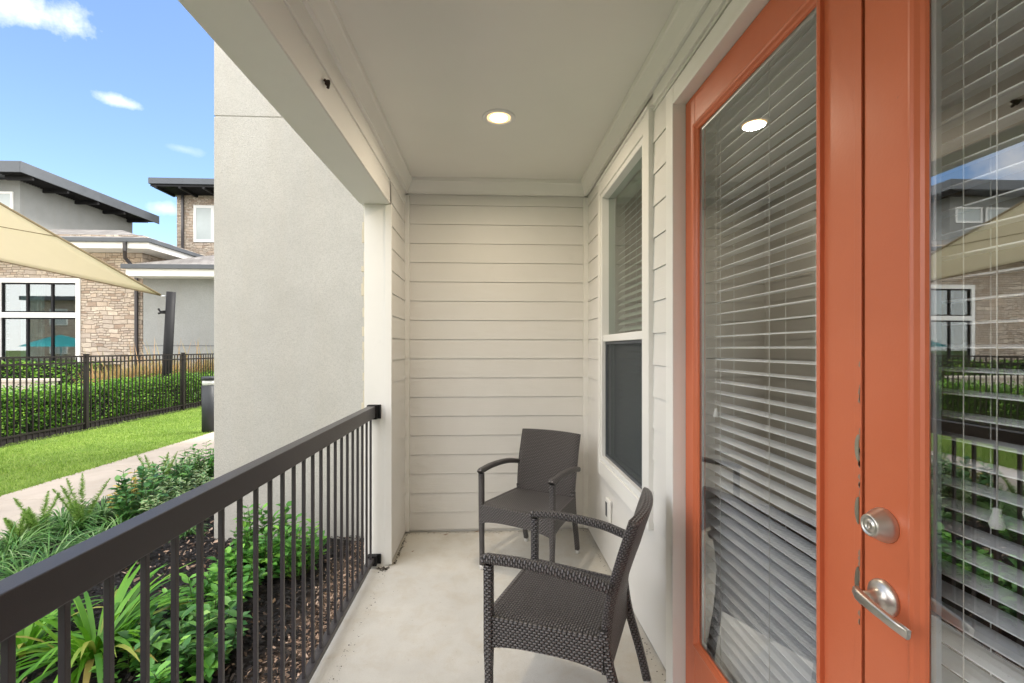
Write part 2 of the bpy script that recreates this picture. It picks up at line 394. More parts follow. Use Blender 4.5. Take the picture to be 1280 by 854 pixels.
def stone(name):
    m = NT(name); p = m.pos(); s_ = m.n('ShaderNodeSeparateXYZ'); m.put(s_.inputs[0], p)
    cb = m.n('ShaderNodeCombineXYZ'); m.put(cb.inputs[0], m.math('ADD', s_.outputs['X'], s_.outputs['Y'])); m.put(cb.inputs[1], s_.outputs['Z'])
    dn = m.n('ShaderNodeTexNoise'); m.put(dn.inputs['Vector'], cb.outputs[0]); dn.inputs['Scale'].default_value = 1.6; dn.inputs['Detail'].default_value = 3
    va = m.n('ShaderNodeVectorMath', operation='SCALE'); m.put(va.inputs[0], dn.outputs['Color']); va.inputs['Scale'].default_value = .16
    vb = m.n('ShaderNodeVectorMath', operation='ADD'); m.put(vb.inputs[0], cb.outputs[0]); m.put(vb.inputs[1], va.outputs[0])
    def brick(w_, h_, off):
        b = m.n('ShaderNodeTexBrick'); m.put(b.inputs['Vector'], vb.outputs[0]); b.inputs['Scale'].default_value = 1
        b.inputs['Brick Width'].default_value = w_; b.inputs['Row Height'].default_value = h_; b.inputs['Mortar Size'].default_value = .010
        b.inputs['Color1'].default_value = (0, 0, 0, 1); b.inputs['Color2'].default_value = (1, 1, 1, 1); b.inputs['Mortar'].default_value = (.5, .5, .5, 1)
        b.offset = off; b.squash = 1.35; b.squash_frequency = 3; return b
    b1 = brick(.38, .16, .43); b2 = brick(.21, .09, .37)
    sel = m.ramp(m.noise(vb.outputs[0], 1.5, 2, .5), [(.47, 0), (.5, 1)])
    colr = m.mix(sel, b1.outputs['Color'], b2.outputs['Color']); mor = m.mix(sel, b1.outputs['Fac'], b2.outputs['Fac'])
    c = m.ramp(colr, [(0, (.36, .27, .21)), (.25, (.60, .49, .39)), (.5, (.50, .43, .37)), (.75, (.70, .61, .50)), (1, (.42, .35, .30))])
    c = m.mix(m.ramp(m.noise(p, 6, 4, .6), [(.3, .4), (.7, 0)]), c, (.26, .21, .16))
    c = m.mix(mor, c, (.22, .18, .14))
    inv = m.math('SUBTRACT', 1.0, mor)
    return m.fin(c, .9, m.bump(m.math('ADD', inv, m.math('MULTIPLY', m.noise(p, 14, 5, .7), .8)), .9, .04), spec=.15)
M['stone'] = stone('ledge_stone')
def shingle():
    m = NT('roof_shingle'); p = m.pos(); a = m.noise(p, 3, 5, .7); f = m.noise(p, 22, 4, .7)
    wv = m.n('ShaderNodeTexBrick'); m.put(wv.inputs['Vector'], m.scale(p, (1, 1, 1))); wv.inputs['Scale'].default_value = 1
    wv.inputs['Brick Width'].default_value = .33; wv.inputs['Row Height'].default_value = .3; wv.inputs['Mortar Size'].default_value = .015
    wv.inputs['Color1'].default_value = (.15, .145, .14, 1); wv.inputs['Color2'].default_value = (.27, .26, .25, 1); wv.inputs['Mortar'].default_value = (.07, .06, .06, 1)
    c = m.mix(m.ramp(f, [(.3, .5), (.7, 0)]), wv.outputs[0], (.12, .11, .10)); return m.fin(c, .9, m.bump(f, .5, .02), spec=.15)
M['shingle'] = shingle()
def fabric(name, c, trans=.35):
    m = NT(name); p = m.pos(); a = m.noise(p, 2, 4, .6); f = m.noise(m.scale(p, (1, 1, 3)), 60, 3, .6)
    cc = m.mix(a, tuple(x*.95 for x in c), c); m.fin(cc, .8, m.bump(f, .3, .01), spec=.15)
    tr = m.n('ShaderNodeBsdfTranslucent'); m.put(tr.inputs[0], cc); mix = m.n('ShaderNodeMixShader'); mix.inputs[0].default_value = trans
    m.t.links.new(m.b.outputs[0], mix.inputs[1]); m.t.links.new(tr.outputs[0], mix.inputs[2]); m.t.links.new(mix.outputs[0], m.out.inputs[0]); return m.m
M['sail'] = fabric('sail_fabric', (.76, .715, .575), .3)
M['turquoise'] = fabric('parasol_fabric', (.06, .60, .70), .3)
M['curtain'] = fabric('curtain', (.45, .55, .52), .3)
def emit(name, c, s):
    m = NT(name); m.b.inputs['Emission Color'].default_value = (*c, 1); m.b.inputs['Emission Strength'].default_value = s; return m.fin(c, .5)
M['lamp'] = emit('lamp_lens', (1, .84, .58), 3.2)
M['bollard_lens'] = paint('bollard_lens', (.6, .62, .6), .2, .02, 0, 10)
M['crack'] = paint('debris', (.05, .038, .028), .9, .2, 0, 20)
M['wood_table'] = paint('room_wood', (.10, .05, .03), .5, .2, 0, 20)

# ------------------------------------------------------------ the setting
GZ = -.15
XL, XR, YB, CZ = -.665, .79, 3.63, 2.78      # porch: inner left wall, siding wall, back wall, ceiling
def sheet(name, mat, x0, x1, y0, y1, z):
    m = MB(); m.quad([(x0,y0,z),(x1,y0,z),(x1,y1,z),(x0,y1,z)]); return tag(m.build(name, mat), kind='structure')
sheet('ground', M['ground'], -400, 400, -400, 400, GZ-.03)
# lawn strip, slightly uneven
def uneven(name, mat, x0, x1, y0, y1, z, step, amp, sc_=1.0):
    from mathutils import noise as mn
    m = MB(); nx = int((x1-x0)/step); ny = int((y1-y0)/step)
    for i in range(nx+1):
        for j in range(ny+1):
            x = x0+(x1-x0)*i/nx; y = y0+(y1-y0)*j/ny
            h = mn.fractal(Vector((x*sc_, y*sc_, 3)), 1, 2, 4)*amp
            e = min(1, min(i, nx-i, j, ny-j)*.34); m.v.append((x, y, z+h*e))
    for i in range(nx):
        for j in range(ny):
            a = i*(ny+1)+j; m.f.append((a, a+ny+1, a+ny+2, a+1)); m.uv.append([(0,0)]*4); m.sm.append(True)
    o = m.build(name, mat); return tag(o, kind='structure')
uneven('lawn', M['lawn'], -7.98, -5.25, -6, 24, GZ+.012, .25, .01)
p = MB(); y = -6.0
while y < 26:
    y1 = y+1.38; p.box(-5.25, -4.05, y, y1-.012, GZ-.02, GZ+.02); y = y1
tag(p.build('path', M['path'], bevel=.006), kind='structure')
uneven('planting_bed', M['mulch'], -4.05, -.80, -2.9, 9, GZ, .03, .028, 6)
sheet('pool_deck', M['deck'], -45, -8.3, -10, 17, GZ-.02)
f = MB(); f.box(-.80, 5.2, -2.5, YB+.3, GZ-.1, 0); tag(f.build('porch_floor', M['concrete'], bevel=.012), kind='structure')

# ------------------------------------------------------------ the apartment building around the porch
apt = thing('apartment_building', 'cream lap sided apartment building with porch, orange double doors and grey stucco side wall', 'building', (2, 2, 0))
P0, PC = .158, .1515
def siding_run(m, a, b, z0, z1, out, dg=-.004, gap=.0024):      # a->b horizontal run (x,y); out = outward normal; lap boards
    a = Vector((*a, 0)); b = Vector((*b, 0)); n = Vector((*out, 0)); edges = [z0]; z = P0
    while z < z1-.01:
        if z > z0+.01: edges.append(z)
        z += PC
    edges.append(z1)
    for i in range(len(edges)-1):
        e0, e1 = edges[i], edges[i+1]; Z = Vector((0, 0, 1)); o0 = n*.009; o1 = n*.003; oi = n*dg; eg = e0+gap
        m.quad([a+o0+Z*eg, b+o0+Z*eg, b+o1+Z*e1, a+o1+Z*e1]); m.quad([a+oi+Z*eg, b+oi+Z*eg, b+o0+Z*eg, a+o0+Z*eg])
        m.quad([a+oi+Z*e0, b+oi+Z*e0, b+oi+Z*eg, a+oi+Z*eg]); m.quad([a+o1+Z*e0, b+o1+Z*e0, b+oi+Z*e0, a+oi+Z*e0])
s = MB(); siding_run(s, (XL, YB), (XR, YB), .022, CZ, (0, -1)); s.box(XL-.1, XR+.1, YB+.012, YB+.2, 0, CZ); s.build('siding_wall', M['siding'], apt)
# window and door openings on the long wall (plane x = XR)
WY0, WY1, WZ0, WZ1 = 2.235, 3.125, .68, 2.515       # window frame outer
DY0, DY1, DZ1 = -.01, 1.86, 2.475                   # door opening
s = MB()
siding_run(s, (XR, YB), (XR, WY1), .022, CZ, (-1, 0))
siding_run(s, (XR, WY1), (XR, WY0), .022, WZ0, (-1, 0)); siding_run(s, (XR, WY1), (XR, WY0), WZ1, CZ, (-1, 0))
siding_run(s, (XR, WY0), (XR, DY1), .022, CZ, (-1, 0)); siding_run(s, (XR, DY1), (XR, DY0), DZ1, CZ, (-1, 0)); siding_run(s, (XR, DY0), (XR, -2.5), .022, CZ, (-1, 0))
for (y0, y1, z0, z1) in ((WY1, YB, 0, CZ), (WY0, WY1, 0, WZ0), (WY0, WY1, WZ1, CZ), (DY1, WY0, 0, CZ), (DY0, DY1, DZ1, CZ), (-2.5, DY0, 0, CZ)):
    s.box(XR+.012, XR+.15, y0, y1, z0, z1)
s.build('siding_wall', M['siding'], apt)
s = MB(); siding_run(s, (XL, 3.09), (XL, YB), .022, CZ, (1, 0), 0.0, .002); s.build('siding_wall', M['siding'], apt)
# end wall behind the camera
s = MB(); siding_run(s, (XR, -2.4), (XL, -2.4), .022, CZ, (0, 1)); s.box(-.835, XR+.1, -2.6, -2.402, 0, CZ); s.build('siding_wall', M['siding'], apt)
# pier
s = MB(); s.box(-.835, XL-.012, 3.085, 3.92, GZ-.05, 2.42); s.build('pier', M['trim'], apt, bevel=.003)
s = MB(); s.box(XL-.03, XL+.012, 3.075, 3.10, .012, 2.412); s.box(-.70, -.695, 3.079, 3.084, .01, 2.41)
s.build('corner_board', M['trim'], apt, bevel=.0015)
s = MB(); s.box(-.835, XL-.002, -2.6, -2.39, GZ-.05, 2.42); s.build('pier', M['trim'], apt, bevel=.003)
# inner corner battens
for (x, y) in ((XL+.018, YB-.022), (XR-.022, YB-.022)):
    s = MB(); s.box(x-.017, x+.019, y-.012, y+.02, .02, CZ-.13); s.build('corner_batten', M['trim'], apt, bevel=.002)
# beam
s = MB(); s.box(-.862, XL, -2.6, 3.075, 2.413, CZ+.1); s.build('beam', M['trim'], apt, bevel=.003)
s = MB(); s.box(-.862, XL-.001, 3.0765, 3.92, 2.422, CZ+.1); s.build('beam', M['trim'], apt)
s = MB(); s.box(XL, XL+.010, -2.4, YB-.03, 2.572, CZ-.005); s.box(XL+.0, XL+.004, -2.4, 3.07, 2.4155, 2.52)
s.build('fascia_board', M['trim'], apt, bevel=.002)
# ceiling + crown
s = MB(); s.box(-.86, 1.2, -2.6, YB+.2, CZ, CZ+.12); s.build('ceiling', M['ceiling'], apt)
def crown(side):
    m = MB(); pr = [(0, CZ-.115), (.020, CZ-.115), (.022, CZ-.10), (.030, CZ-.085), (.050, CZ-.035), (.058, CZ-.028), (.060, CZ-.001), (0, CZ-.001)]
    for (d0, z0), (d1, z1) in zip(pr[:-1], pr[1:]):
        if side == 'l': m.quad([(XL+.01+d0, -2.4, z0), (XL+.01+d0, YB-d0, z0), (XL+.01+d1, YB-d1, z1), (XL+.01+d1, -2.4, z1)])
        if side == 'r': m.quad([(XR-.013-d0, -2.4, z0), (XR-.013-d0, YB-d0, z0), (XR-.013-d1, YB-d1, z1), (XR-.013-d1, -2.4, z1)])
        if side == 'b': m.quad([(XL+d0, YB-.013-d0, z0), (XR-d0, YB-.013-d0, z0), (XR-d1, YB-.013-d1, z1), (XL+d1, YB-.013-d1, z1)])
    return m
for k in 'lrb': crown(k).build('crown_moulding', M['trim'], apt)
# frieze board above door
s = MB(); s.box(XR-.020, XR+.0, -2.4, 2.12, 2.60, CZ-.118); s.build('frieze_board', M['trim'], apt, bevel=.002)
# stucco tower wall
s = MB(); X0 = -2.285
for (z0, z1) in ((GZ-.1, 3.375), (3.387, 6.2), (6.212, 7.6)): s.box(X0, -.60, 3.9, 9.5, z0, z1)
s.box(X0+.006, -.61, 3.906, 9.49, 0, 7.59)
s.build('stucco_wall', M['stucco'], apt, bevel=.004)
# ragged caulk and mortar between stucco and pier
s = MB(); z = 0.5
while z < 2.38:
    h = random.uniform(.02, .09); wd = random.choice((.003, .006, .012, .019)); wd *= random.uniform(.7, 1.2)
    s.box(-.835-wd, -.83, 3.088+random.uniform(0, .004), 3.11, z, z+h); z += h*.97
s.build('caulk_bead', paint('caulk', (.68, .62, .48), .8, .1, .2, 60, dirt=.4), apt, bevel=.002)
# building mass above and behind (solid storeys above the porch)
s = MB(); s.box(-.86, 5.4, -2.6, 3.89, CZ+.122, 4.3); s.box(-.58, 5.4, 3.891, 9.5, GZ, 4.3); s.build('upper_wall', M['stucco'], apt)
# room behind the doors
s = MB()
s.box(5.0, 5.2, -2.5, YB, 0, CZ); s.box(XR+.15, 5, YB, YB+.2, 0, CZ); s.box(XR+.15, 5, -2.6, -2.4, 0, CZ); s.box(XR+.15, 5.2, -2.6, YB+.2, CZ+.001, CZ+.12)
s.build('room_wall', M['dark_room'], apt)
s = MB(); s.box(XR+.15, 5, -2.4, YB, .001, .006); s.build('room_floor', M['room_floor'], apt)

# --- window
T = .085
win = MB()
def ring_yz(m, x0, x1, y0, y1, z0, z1, t, tb=None):
    tb = tb or t
    m.box(x0, x1, y0, y0+t, z0, z1); m.box(x0, x1, y1-t, y1, z0, z1); m.box(x0+.0005, x1, y0+t, y1-t, z0, z0+tb); m.box(x0+.0005, x1, y0+t, y1-t, z1-t, z1)
ring_yz(win, XR-.022, XR+.07, WY0, WY1, WZ0, WZ1, .035)
zm = 1.52
win.box(XR-.012, XR+.06, WY0+.035, WY1-.035, zm-.022, zm+.022)
wframe = win.build('window', M['vinyl'], apt, bevel=.003)
for xx_, za_, zb_ in ((XR+.026, zm+.01, WZ1-.03), (XR+.042, WZ0+.03, zm-.01)):
    m = MB(); m.quad([(xx_, WY0+.03, za_), (xx_, WY0+.03, zb_), (xx_, WY1-.03, zb_), (xx_, WY1-.03, za_)]); m.build('window_pane', M['window_glass'], wframe)
m = MB(); m.box(XR+.012, XR+.0125, WY0+.05, WY1-.05, WZ0+.05, zm-.025); m.build('insect_screen', M['screen'], wframe)
m = MB(); ring_yz(m, XR+.002, XR+.020, WY0+.034, WY1-.034, WZ0+.034, zm-.023, .018); m.build('screen_frame', M['slate_metal'], wframe, bevel=.002)
tr = MB(); a0, a1 = XR-.030, XR+.001
tr.box(a0, a1, WY0-T, WY0-.001, WZ0-.10, WZ1+T); tr.box(a0, a1, WY1+.001, WY1+.055, WZ0-.10, WZ1+T)
tr.box(a0+.001, a1, WY0, WY1, WZ1+.001, WZ1+T-.001); tr.box(a0+.001, a1, WY0, WY1, WZ0-.099, WZ0-.001)
tr.build('window_trim', M['trim'], apt, bevel=.002)
m = MB(); m.box(XR-.040, XR+.001, WY0-T-.012, WY1+.065, WZ1+T, WZ1+T+.014); m.build('drip_cap', M['trim'], apt, bevel=.002)

# --- door frame and leaves
DX = XR+.012           # outer face of the leaves
tr = MB()
tr.box(XR-.028, XR+.001, DY1, DY1+.082, 0.0, DZ1+.075); tr.box(XR-.028, XR+.001, DY0-.082, DY0, 0, DZ1+.075); tr.box(XR-.0275, XR+.001, DY0, DY1, DZ1, DZ1+.074)
tr.box(XR-.040, XR+.02, DY1-.022, DY1-.0005, 0.0, DZ1-.0005); tr.box(XR-.040, XR+.02, DY0+.0005, DY0+.022, 0, DZ1-.0005); tr.box(XR-.0395, XR+.02, DY0+.022, DY1-.022, DZ1-.022, DZ1-.0005)
tr.build('door_trim', M['trim'], apt, bevel=.003)
LY = [(.945, 1.832), (.022, .939)]     # far leaf, near leaf (y range)
def leaf(y0, y1, st_near, st_far):
    m = MB(); x0, x1 = DX, DX+.044; z0, z1 = .035, 2.450; gt, gb = .125, .255
    m.box(x0, x1, y0, y0+st_near, z0, z1); m.box(x0, x1, y1-st_far, y1, z0, z1)
    m.box(x0+.0004, x1-.0004, y0+st_near, y1-st_far, z0, z0+gb); m.box(x0+.0004, x1-.0004, y0+st_near, y1-st_far, z1-gt, z1)
    o = m.build('door', M['door'], apt, bevel=.002)
    g0, g1, h0, h1 = y0+st_near, y1-st_far, z0+gb, z1-gt
    # stepped glazing bead
    b = MB(); prof = [(-.010, 0), (-.012, .006), (-.010, .012), (-.003, .018), (0.0, .024), (.006, .027)]
    for (xa, ia), (xb, ib) in zip(prof[:-1], prof[1:]):
        A = [(g0+ia, h0+ia), (g1-ia, h0+ia), (g1-ia, h1-ia), (g0+ia, h1-ia)]; B = [(g0+ib, h0+ib), (g1-ib, h0+ib), (g1-ib, h1-ib), (g0+ib, h1-ib)]
        for k in range(4):
            j = (k+1) % 4; b.quad([(x0+xa, *A[k]), (x0+xa, *A[j]), (x0+xb, *B[j]), (x0+xb, *B[k])])
    A = [(g0, h0), (g1, h0), (g1, h1), (g0, h1)]
    for k in range(4):
        j = (k+1) % 4; b.quad([(x0+.001, *A[k]), (x0+.001, *A[j]), (x0-.010, *A[j]), (x0-.010, *A[k])])
    b.build('glazing_bead', M['door'], o)
    sp = MB(); ring_yz(sp, x0+.010, x0+.020, g0+.02, g1-.02, h0+.02, h1-.02, .016); sp.build('glass_spacer', M['alu'], o)
    g = MB(); g.quad([(x0+.006, g0+.005, h0+.005), (x0+.006, g0+.005, h1-.005), (x0+.006, g1-.005, h1-.005), (x0+.006, g1-.005, h0+.005)]); g.build('door_pane', M['glass'], o)
    return o, (g0, g1, h0, h1)
d1, G1 = leaf(*LY[0], .112, .085)
d2, G2 = leaf(*LY[1], .085, .112)
d2['label'] = 'near leaf of the orange doors, with lever and deadbolt'
# astragal lip at the meeting edge and threshold
m = MB(); m.box(DX-.004, DX-.0005, .9425, .962, .04, 2.445); m.build('astragal', M['door'], d1, bevel=.001)
m = MB(); m.box(XR-.07, XR+.12, DY0+.0, DY1-.0, .0, .028); m.build('threshold', M['bronze'], apt, bevel=.004)
# hardware
ax = (-1, 0, 0); hy = .888
m = MB(); m.lathe((DX, hy, 1.092), ax, [(.0, .0), (.034, 0), (.0345, .004), (.032, .012), (.0225, .030), (.0215, .034), (.019, .0355), (.0175, .0335), (.012, .0325), (.0115, .035), (.007, .036), (.0065, .0335), (0, .0335)], 32)
m.box(DX-.0375, DX-.033, hy-.0015, hy+.0015, 1.087, 1.097); m.build('deadbolt', M['nickel'], d2)
m = MB(); hz = .945
m.lathe((DX, hy, hz), ax, [(0, 0), (.035, 0), (.0355, .004), (.033, .009), (.029, .012), (.024, .014), (.016, .017), (.0135, .03), (.0125, .052), (0, .054)], 32)
m.sweep([(DX-.050, hy+.014, hz+.010), (DX-.055, hy, hz+.006), (DX-.057, hy-.04, hz+.001), (DX-.056, hy-.08, hz-.004), (DX-.053, hy-.108, hz-.008)], (1, 0, 0), [.012, .014, .012, .011, .009], [.018, .022, .020, .019, .018], .3, 3)
m.build('door_lever', M['nickel'], d2)
for z, hh in ((1.235, .030), (1.10, .030), (.945, .034)):
    m = MB(); seg = 12; pts = [(DX-.0055, .9475, z-hh)]
    for k in range(seg+1):
        a = -math.pi/2+math.pi*k/seg; pts.append((DX-.0055, .9475+.011*math.cos(a), z+hh*math.sin(a)))
    m.quad(pts); m.quad([(DX-.004, q[1], q[2]) for q in reversed(pts)])
    m.build('strike_plate', M['brass_dull'], d1)
# flaking paint slivers on the meeting edge
m = MB()
for z, n in ((1.37, 6), (1.25, 4), (1.17, 8), (.98, 5), (.88, 4)):
    for k in range(n):
        zz = z+random.uniform(-.04, .04); a = random.uniform(.002, .006); m.quad([(DX-.0048, .945, zz), (DX-.0048, .945+a, zz+random.uniform(0, .006)), (DX-.0048, .945+a*.6, zz+.012), (DX-.0048, .945, zz+.014)])
tag(m.build('paint_chip', paint('chipped_paint', (.55, .38, .28), .8, .2, 0, 20), d1), kind='stuff')

# --- blinds (a thing each)
def blind(name, label, y0, y1, z0, z1, x, tilt, wand=None, partial=None):
    t = thing(name, label, 'blind', (x, (y0+y1)/2, z1))
    m = MB(); m.box(x-.028, x+.028, y0, y1, z1-.045, z1); m.build('headrail', M['slat'], t, bevel=.003)
    m = MB(); z = z1-.075; pitch = .0435; dp = .025; n = 0
    while z > z0+.03:
        tt = tilt+random.uniform(-.6, .6); dx, dz = dp*math.cos(R(tt)), dp*math.sin(R(tt)); sag = random.uniform(-.0006, .0006)
        c = .0025
        a = [(x-dx, z-dz), (x-dx*.4, z-dz*.4+c), (x+dx*.4, z+dz*.4+c), (x+dx, z+dz)]
        th = .0028
        for (xa, za), (xb, zb) in zip(a[:-1], a[1:]):
            m.quad([(xa, y0, za+sag), (xb, y0, zb+sag), (xb, y1, zb), (xa, y1, za)], smooth=False); m.quad([(xa, y1, za-th), (xb, y1, zb-th), (xb, y0, zb-th+sag), (xa, y0, za-th+sag)])
        m.quad([(a[0][0], y0, a[0][1]-th+sag), (a[0][0], y0, a[0][1]+sag), (a[0][0], y1, a[0][1]), (a[0][0], y1, a[0][1]-th)])
        m.quad([(a[3][0], y1, a[3][1]-th), (a[3][0], y1, a[3][1]), (a[3][0], y0, a[3][1]+sag), (a[3][0], y0, a[3][1]-th+sag)])
        z -= pitch
    m.build('slats', M['slat'], t)
    m = MB(); m.box(x-.025, x+.025, y0, y1, z0, z0+.016); m.build('bottom_rail', M['slat'], t, bevel=.003)
    for fy in ((.14, .5, .86) if y1-y0 > .5 else (.2, .8)):
        yy = y0+(y1-y0)*fy; m = MB()
        for sx in (-.0265, .0265): m.cyl((x+sx, yy, z0+.01), (x+sx, yy, z1-.04), .0011, seg=5)
        m.build('ladder_cord', M['cord'], t)
    if wand:
        for (wy, wz) in wand:
            m = MB(); m.cyl((x-.034, wy, wz), (x-.034, wy, z1-.03), .0011, seg=5); m.build('lift_cord', M['cord'], t)
            m = MB(); m.lathe((x-.034, wy, wz-.032), (0, 0, 1), [(0, 0), (.009, .001), (.011, .008), (.0085, .018), (.006, .026), (.0055, .031), (.007, .034), (0, .036)], 14); m.build('tassel', M['white'], t)
    return t
blind('venetian_blind', 'white slatted blind behind the glass of the far orange door leaf, with two cords', .96, 1.80, .20, 2.40, DX+.095, 4, wand=[(1.70, 1.22)])
blind('venetian_blind', 'white slatted blind behind the near orange door leaf, two tasselled cords hanging', .04, .92, .20, 2.40, DX+.095, 4, wand=[(.735, 1.175), (.685, 1.21)])
blind('venetian_blind', 'white slatted blind behind the tall window beside the wicker chairs', WY0+.04, WY1-.04, WZ0+.03, WZ1-.03, XR+.11, 38)
# furniture dimly seen in the room
t = thing('dining_table', 'dark wooden table standing in the dim room behind the orange doors', 'table', (2.4, 1.0, 0))
m = MB(); m.box(1.9, 2.9, .3, 1.7, .70, .74); m.build('tabletop', M['wood_table'], t, bevel=.005)
for sx in (1.95, 2.85):
    for sy in (.35, 1.65): m = MB(); m.box(sx-.03, sx+.03, sy-.03, sy+.03, .007, .70); m.build('leg', M['wood_table'], t)

# --- recessed ceiling lamp
Lp = atZ(623.5, 147, CZ)
t = thing('recessed_ceiling_light', 'round white recessed downlight switched on in the porch ceiling', 'ceiling light', (Lp.x, Lp.y, CZ))
m = MB(); m.lathe((Lp.x, Lp.y, CZ), (0, 0, -1), [(.096, 0), (.096, .003), (.090, .006), (.074, .007), (.069, .004), (.066, .0)], 40); m.build('trim_ring', M['white'], t)
m = MB(); m.lathe((Lp.x, Lp.y, CZ), (0, 0, -1), [(.050, .0025), (.0, .003)], 32); m.build('lens', M['lamp'], t)
m = MB(); m.lathe((Lp.x, Lp.y, CZ), (0, 0, -1), [(.0665, .0012), (.0501, .0020)], 32); m.build('baffle', emit('lamp_baffle', (1, .60, .26), .5), t)  # no source itself: the lamp's warm glow on the baffle is emitted
ld = bpy.data.lights.new('downlight', 'AREA'); ld.shape = 'DISK'; ld.size = .12; ld.energy = 3.2; ld.color = (1, .84, .64); ld.spread = R(165)
lo = bpy.data.objects.new('downlight', ld); col.objects.link(lo); lo.parent = t; lo.location = (0, 0, -.012)

# --- outlet on the wall and dark clip on the beam
op = atX(762, 637, XR-.012)
t = thing('wall_outlet', 'small white covered outlet low on the siding below the window', 'outlet', (XR, op.y, op.z))
m = MB(); m.box(XR-.030, XR-.008, op.y-.045, op.y+.045, op.z-.07, op.z+.07); m.build('cover', M['trim'], t, bevel=.008)
m = MB(); m.box(XR-.033, XR-.0305, op.y-.006, op.y+.028, op.z-.045, op.z+.045); m.build('flap', M['slate_metal'], t, bevel=.001)
cp = atX(407, 103, XL+.012)
m = MB()
m.sweep([(XL+.006, cp.y+.03, cp.z+.02), (XL+.02, cp.y+.015, cp.z+.012), (XL+.022, cp.y, cp.z), (XL+.016, cp.y-.006, cp.z-.012)], (0, 0, 1), [.008, .014, .02, .014], [.006, .010, .016, .012], .49, 3)
m.sweep([(XL+.010, cp.y-.012, cp.z+.004), (XL+.024, cp.y+.002, cp.z-.006), (XL+.014, cp.y+.02, cp.z-.010)], (0, 0, 1), .010, .012, .49, 3)
o = m.build('beam_clip', M['crack'], off=(XL, cp.y, cp.z)); tag(o, 'small dark brown clip stuck on the inner face of the cream beam', 'clip')

# ------------------------------------------------------------ porch railing
rl = thing('porch_railing', 'dark bronze metal railing with square balusters along the open porch side', 'railing', (-.775, 1, 0))
RY0, RY1 = -2.38, 3.055
m = MB(); m.box(-.80, -.75, RY0, RY1, .997, 1.072); m.build('top_rail', M['bronze'], rl, bevel=.003)
m = MB(); m.box(-.797, -.757, RY0, RY1, .045, .075); m.build('bottom_rail', M['bronze'], rl, bevel=.002)
y = .7737-.0975*32
while y < 3.02:
    m = MB(); m.box(-.7815, -.7685, y-.0062, y+.0062, .0752, .9968); m.build('baluster', M['bronze'], rl, bevel=.0012); y += .0975
for z0, z1 in ((.985, 1.078), (.02, .085)):
    m = MB(); m.box(-.806, -.742, 3.035, 3.079, z0, z1); m.box(-.742, -.722, 3.070, 3.079, z0, z1); m.build('bracket', M['black'], rl, bevel=.002)

